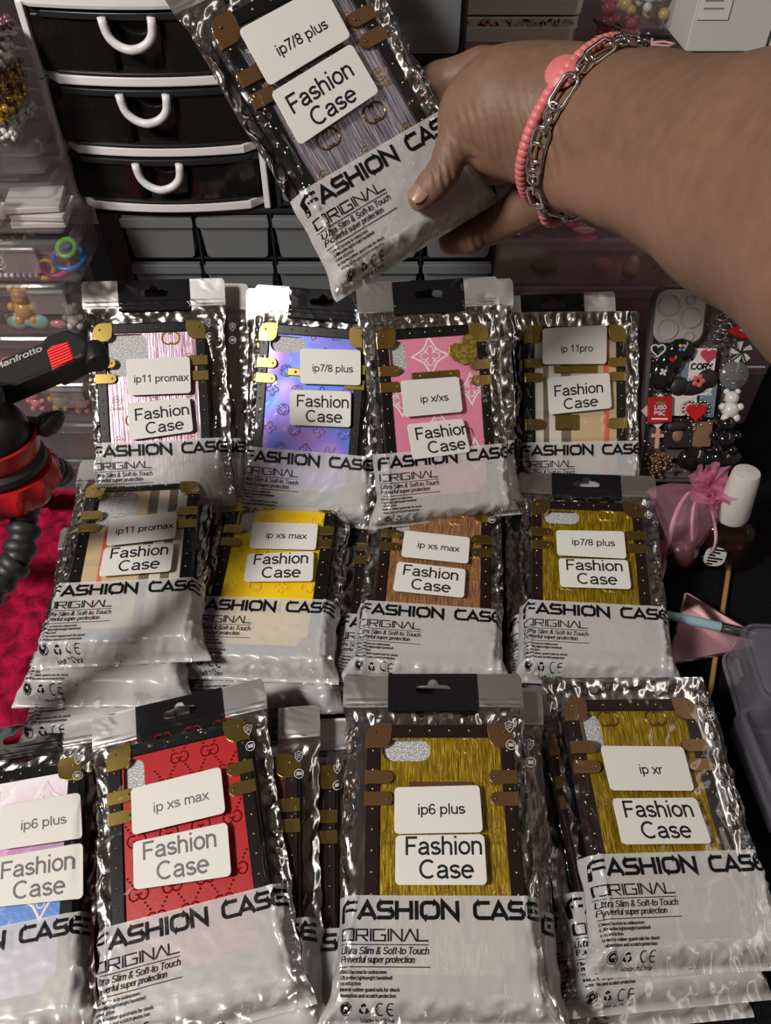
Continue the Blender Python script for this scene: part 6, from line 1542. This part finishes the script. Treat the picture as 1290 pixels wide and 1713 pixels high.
# palm side lighter (anatomy, not light): the side of hand and fingers facing down-left, away from the back of the hand
pal = np.zeros(len(V)); pn = nrm(np.array((-.25, .35, -.9)))
handness = sm((at_depth(1040, 240, .43)[0] - V[:, 0]) / .035)
pal = np.clip((gx @ pn - .05) / .5, 0, 1) * handness
at_ = arm.data.attributes.new('palm', 'FLOAT', 'POINT'); at_.data.foreach_set('value', (pal * .75).astype(np.float32))
cre = np.zeros(len(V))
for cpx, cpy, cd, rad_ in ((782, 228, .436, .011), (875, 248, .416, .019), (742, 296, .450, .008), (800, 400, .512, .007)):
    cre += np.exp(-(np.linalg.norm(V - at_depth(cpx, cpy, cd), axis=1) / rad_) ** 2)
ac_ = arm.data.attributes.new('crease', 'FLOAT', 'POINT'); ac_.data.foreach_set('value', np.clip(cre, 0, 1).astype(np.float32))
mo = arm.modifiers.new('soften', 'SMOOTH'); mo.factor = .5; mo.iterations = 2
# thumb nail
tip, tr_ = thumb[0]; td = nrm(thumb[0][0] - thumb[1][0]); outw = nrm(CAM_POS - tip); outw = nrm(outw - td * (outw @ td)); outw = nrm(outw + .60 * nrm(np.cross(td, outw))); sd_ = np.cross(td, outw)
mb = MB(); nu, nv = 13, 15; us = np.linspace(-1, 1, nu); vs = np.linspace(-1, 1, nv); U_, V_ = np.meshgrid(us, vs)
Rn = tr_ * 1.10; wn = .78 * np.sqrt(np.clip(1 - np.abs(V_) ** 3.2 * .75, 0, 1)); th = U_ * wn * 1.05
Pn = tip - td * tr_ * .60 + V_[..., None] * td * tr_ * 1.25 + (np.sin(th)[..., None] * sd_ * Rn + (np.cos(th) * (1 - .07 * np.clip(V_, 0, 1) ** 2))[..., None] * outw * Rn)
mb.add(Pn.reshape(-1, 3), grid_faces(nu, nv)); o = mb.build('thumbnail', M['nail'], root, True); so = o.modifiers.new('nail_thickness', 'SOLIDIFY'); so.thickness = .0008; so.offset = 0

# ------------------------------------------------------------------ bracelets round the wrist
def around(c, axis, hang, n, clear, phase=0.0, shift=0.0):
    """points on the arm's skin round a tilted ring, found by marching outwards"""
    ax_ = nrm(axis); e1 = nrm(np.cross(ax_, np.array((0, 0, 1.0)))); e2 = np.cross(e1, ax_); pts = []
    A = np.linspace(0, 2 * PI, n, endpoint=False) + phase; dirs = np.cos(A)[:, None] * e1 + np.sin(A)[:, None] * e2
    rad = np.full(n, .02)
    for _ in range(40): rad += np.clip(arm_sdf(c + dirs * rad[:, None]) * -1, -.004, .004) * -0 + 0; break
    rs = np.linspace(.02, .12, 400)
    for k in range(n):
        d = arm_sdf(c + dirs[k] * rs[:, None]); j = np.argmax(d > clear); rad[k] = rs[j]
    rad = (np.roll(rad, 1) + rad * 2 + np.roll(rad, -1)) / 4
    P = c + dirs * rad[:, None]
    return P, dirs, ax_
wc = at_depth(970, 218, .4510); axw = nrm(wrist[2][0] - wrist[0][0]) + np.array((.10, -.05, -.25))
P, dirs, axn = around(wc, axw, 0, 78, .0022)
root = empty('beaded_bracelet', mx_at((0, 0, 0)), 'coral pink braided bead bracelet with a round disc charm on the wrist', 'bracelet')
mb = MB()
for k in range(78): ball(mb, P[k], .0036, 10, 8)
mb.build('bead_strand', M['pink_bead'], root, True)
want = at_depth(931, 138, .425); k = int(np.argmin(np.linalg.norm(P - want, axis=1)))
mb = MB(); m = frame(P[k] + dirs[k] * .002, dirs[k]); lathe(mb, [(0, -.002), (.0085, -.002), (.0098, -.0004), (.0090, .0008), (0, .0011)], 24, m); mb.build('disc_charm', M['pink_bead'], root, True)
wc2 = at_depth(990, 228, .4440); P2, d2, ax2 = around(wc2, axw + np.array((.02, -.04, .02)), 0, 240, .0032)
# chain links along the ring; under the wrist the chain hangs a little
per = np.r_[0, np.cumsum(np.linalg.norm(np.roll(P2, -1, 0) - P2, axis=1))]; tot = per[-1]; PP = np.vstack([P2, P2[:1]]); DD = np.vstack([d2, d2[:1]])
at_len = lambda s_: (np.array([np.interp(s_ % tot, per, PP[:, i]) for i in range(3)]), nrm(np.array([np.interp(s_ % tot, per, DD[:, i]) for i in range(3)])))
root2 = empty('chain_bracelet', mx_at((0, 0, 0)), 'silver paperclip chain bracelet next to the coral bead one', 'bracelet')
mb = MB(); s_ = 0.0; k = 0
pat = [.0150, .0062, .0062]
while s_ < tot - .004:
    L_ = pat[k % 3]; p, dn = at_len(s_ + L_ / 2); p0, _ = at_len(s_); p1, _ = at_len(s_ + L_); t = nrm(p1 - p0); b = np.cross(t, dn)
    w_ = .0040 if k % 3 == 0 else .0030
    lo_ = rr_poly(L_ + .0034, w_ * 2, w_ * .98, 6)
    if k % 3 == 1: plane = nrm(b + dn * .9)
    else: plane = nrm(b - dn * .35)
    tube(mb, [p + t * q[0] + plane * q[1] for q in lo_], .00105, 8, True); s_ += L_; k += 1
mb.build('chain_links', M['silver'], root2, True)
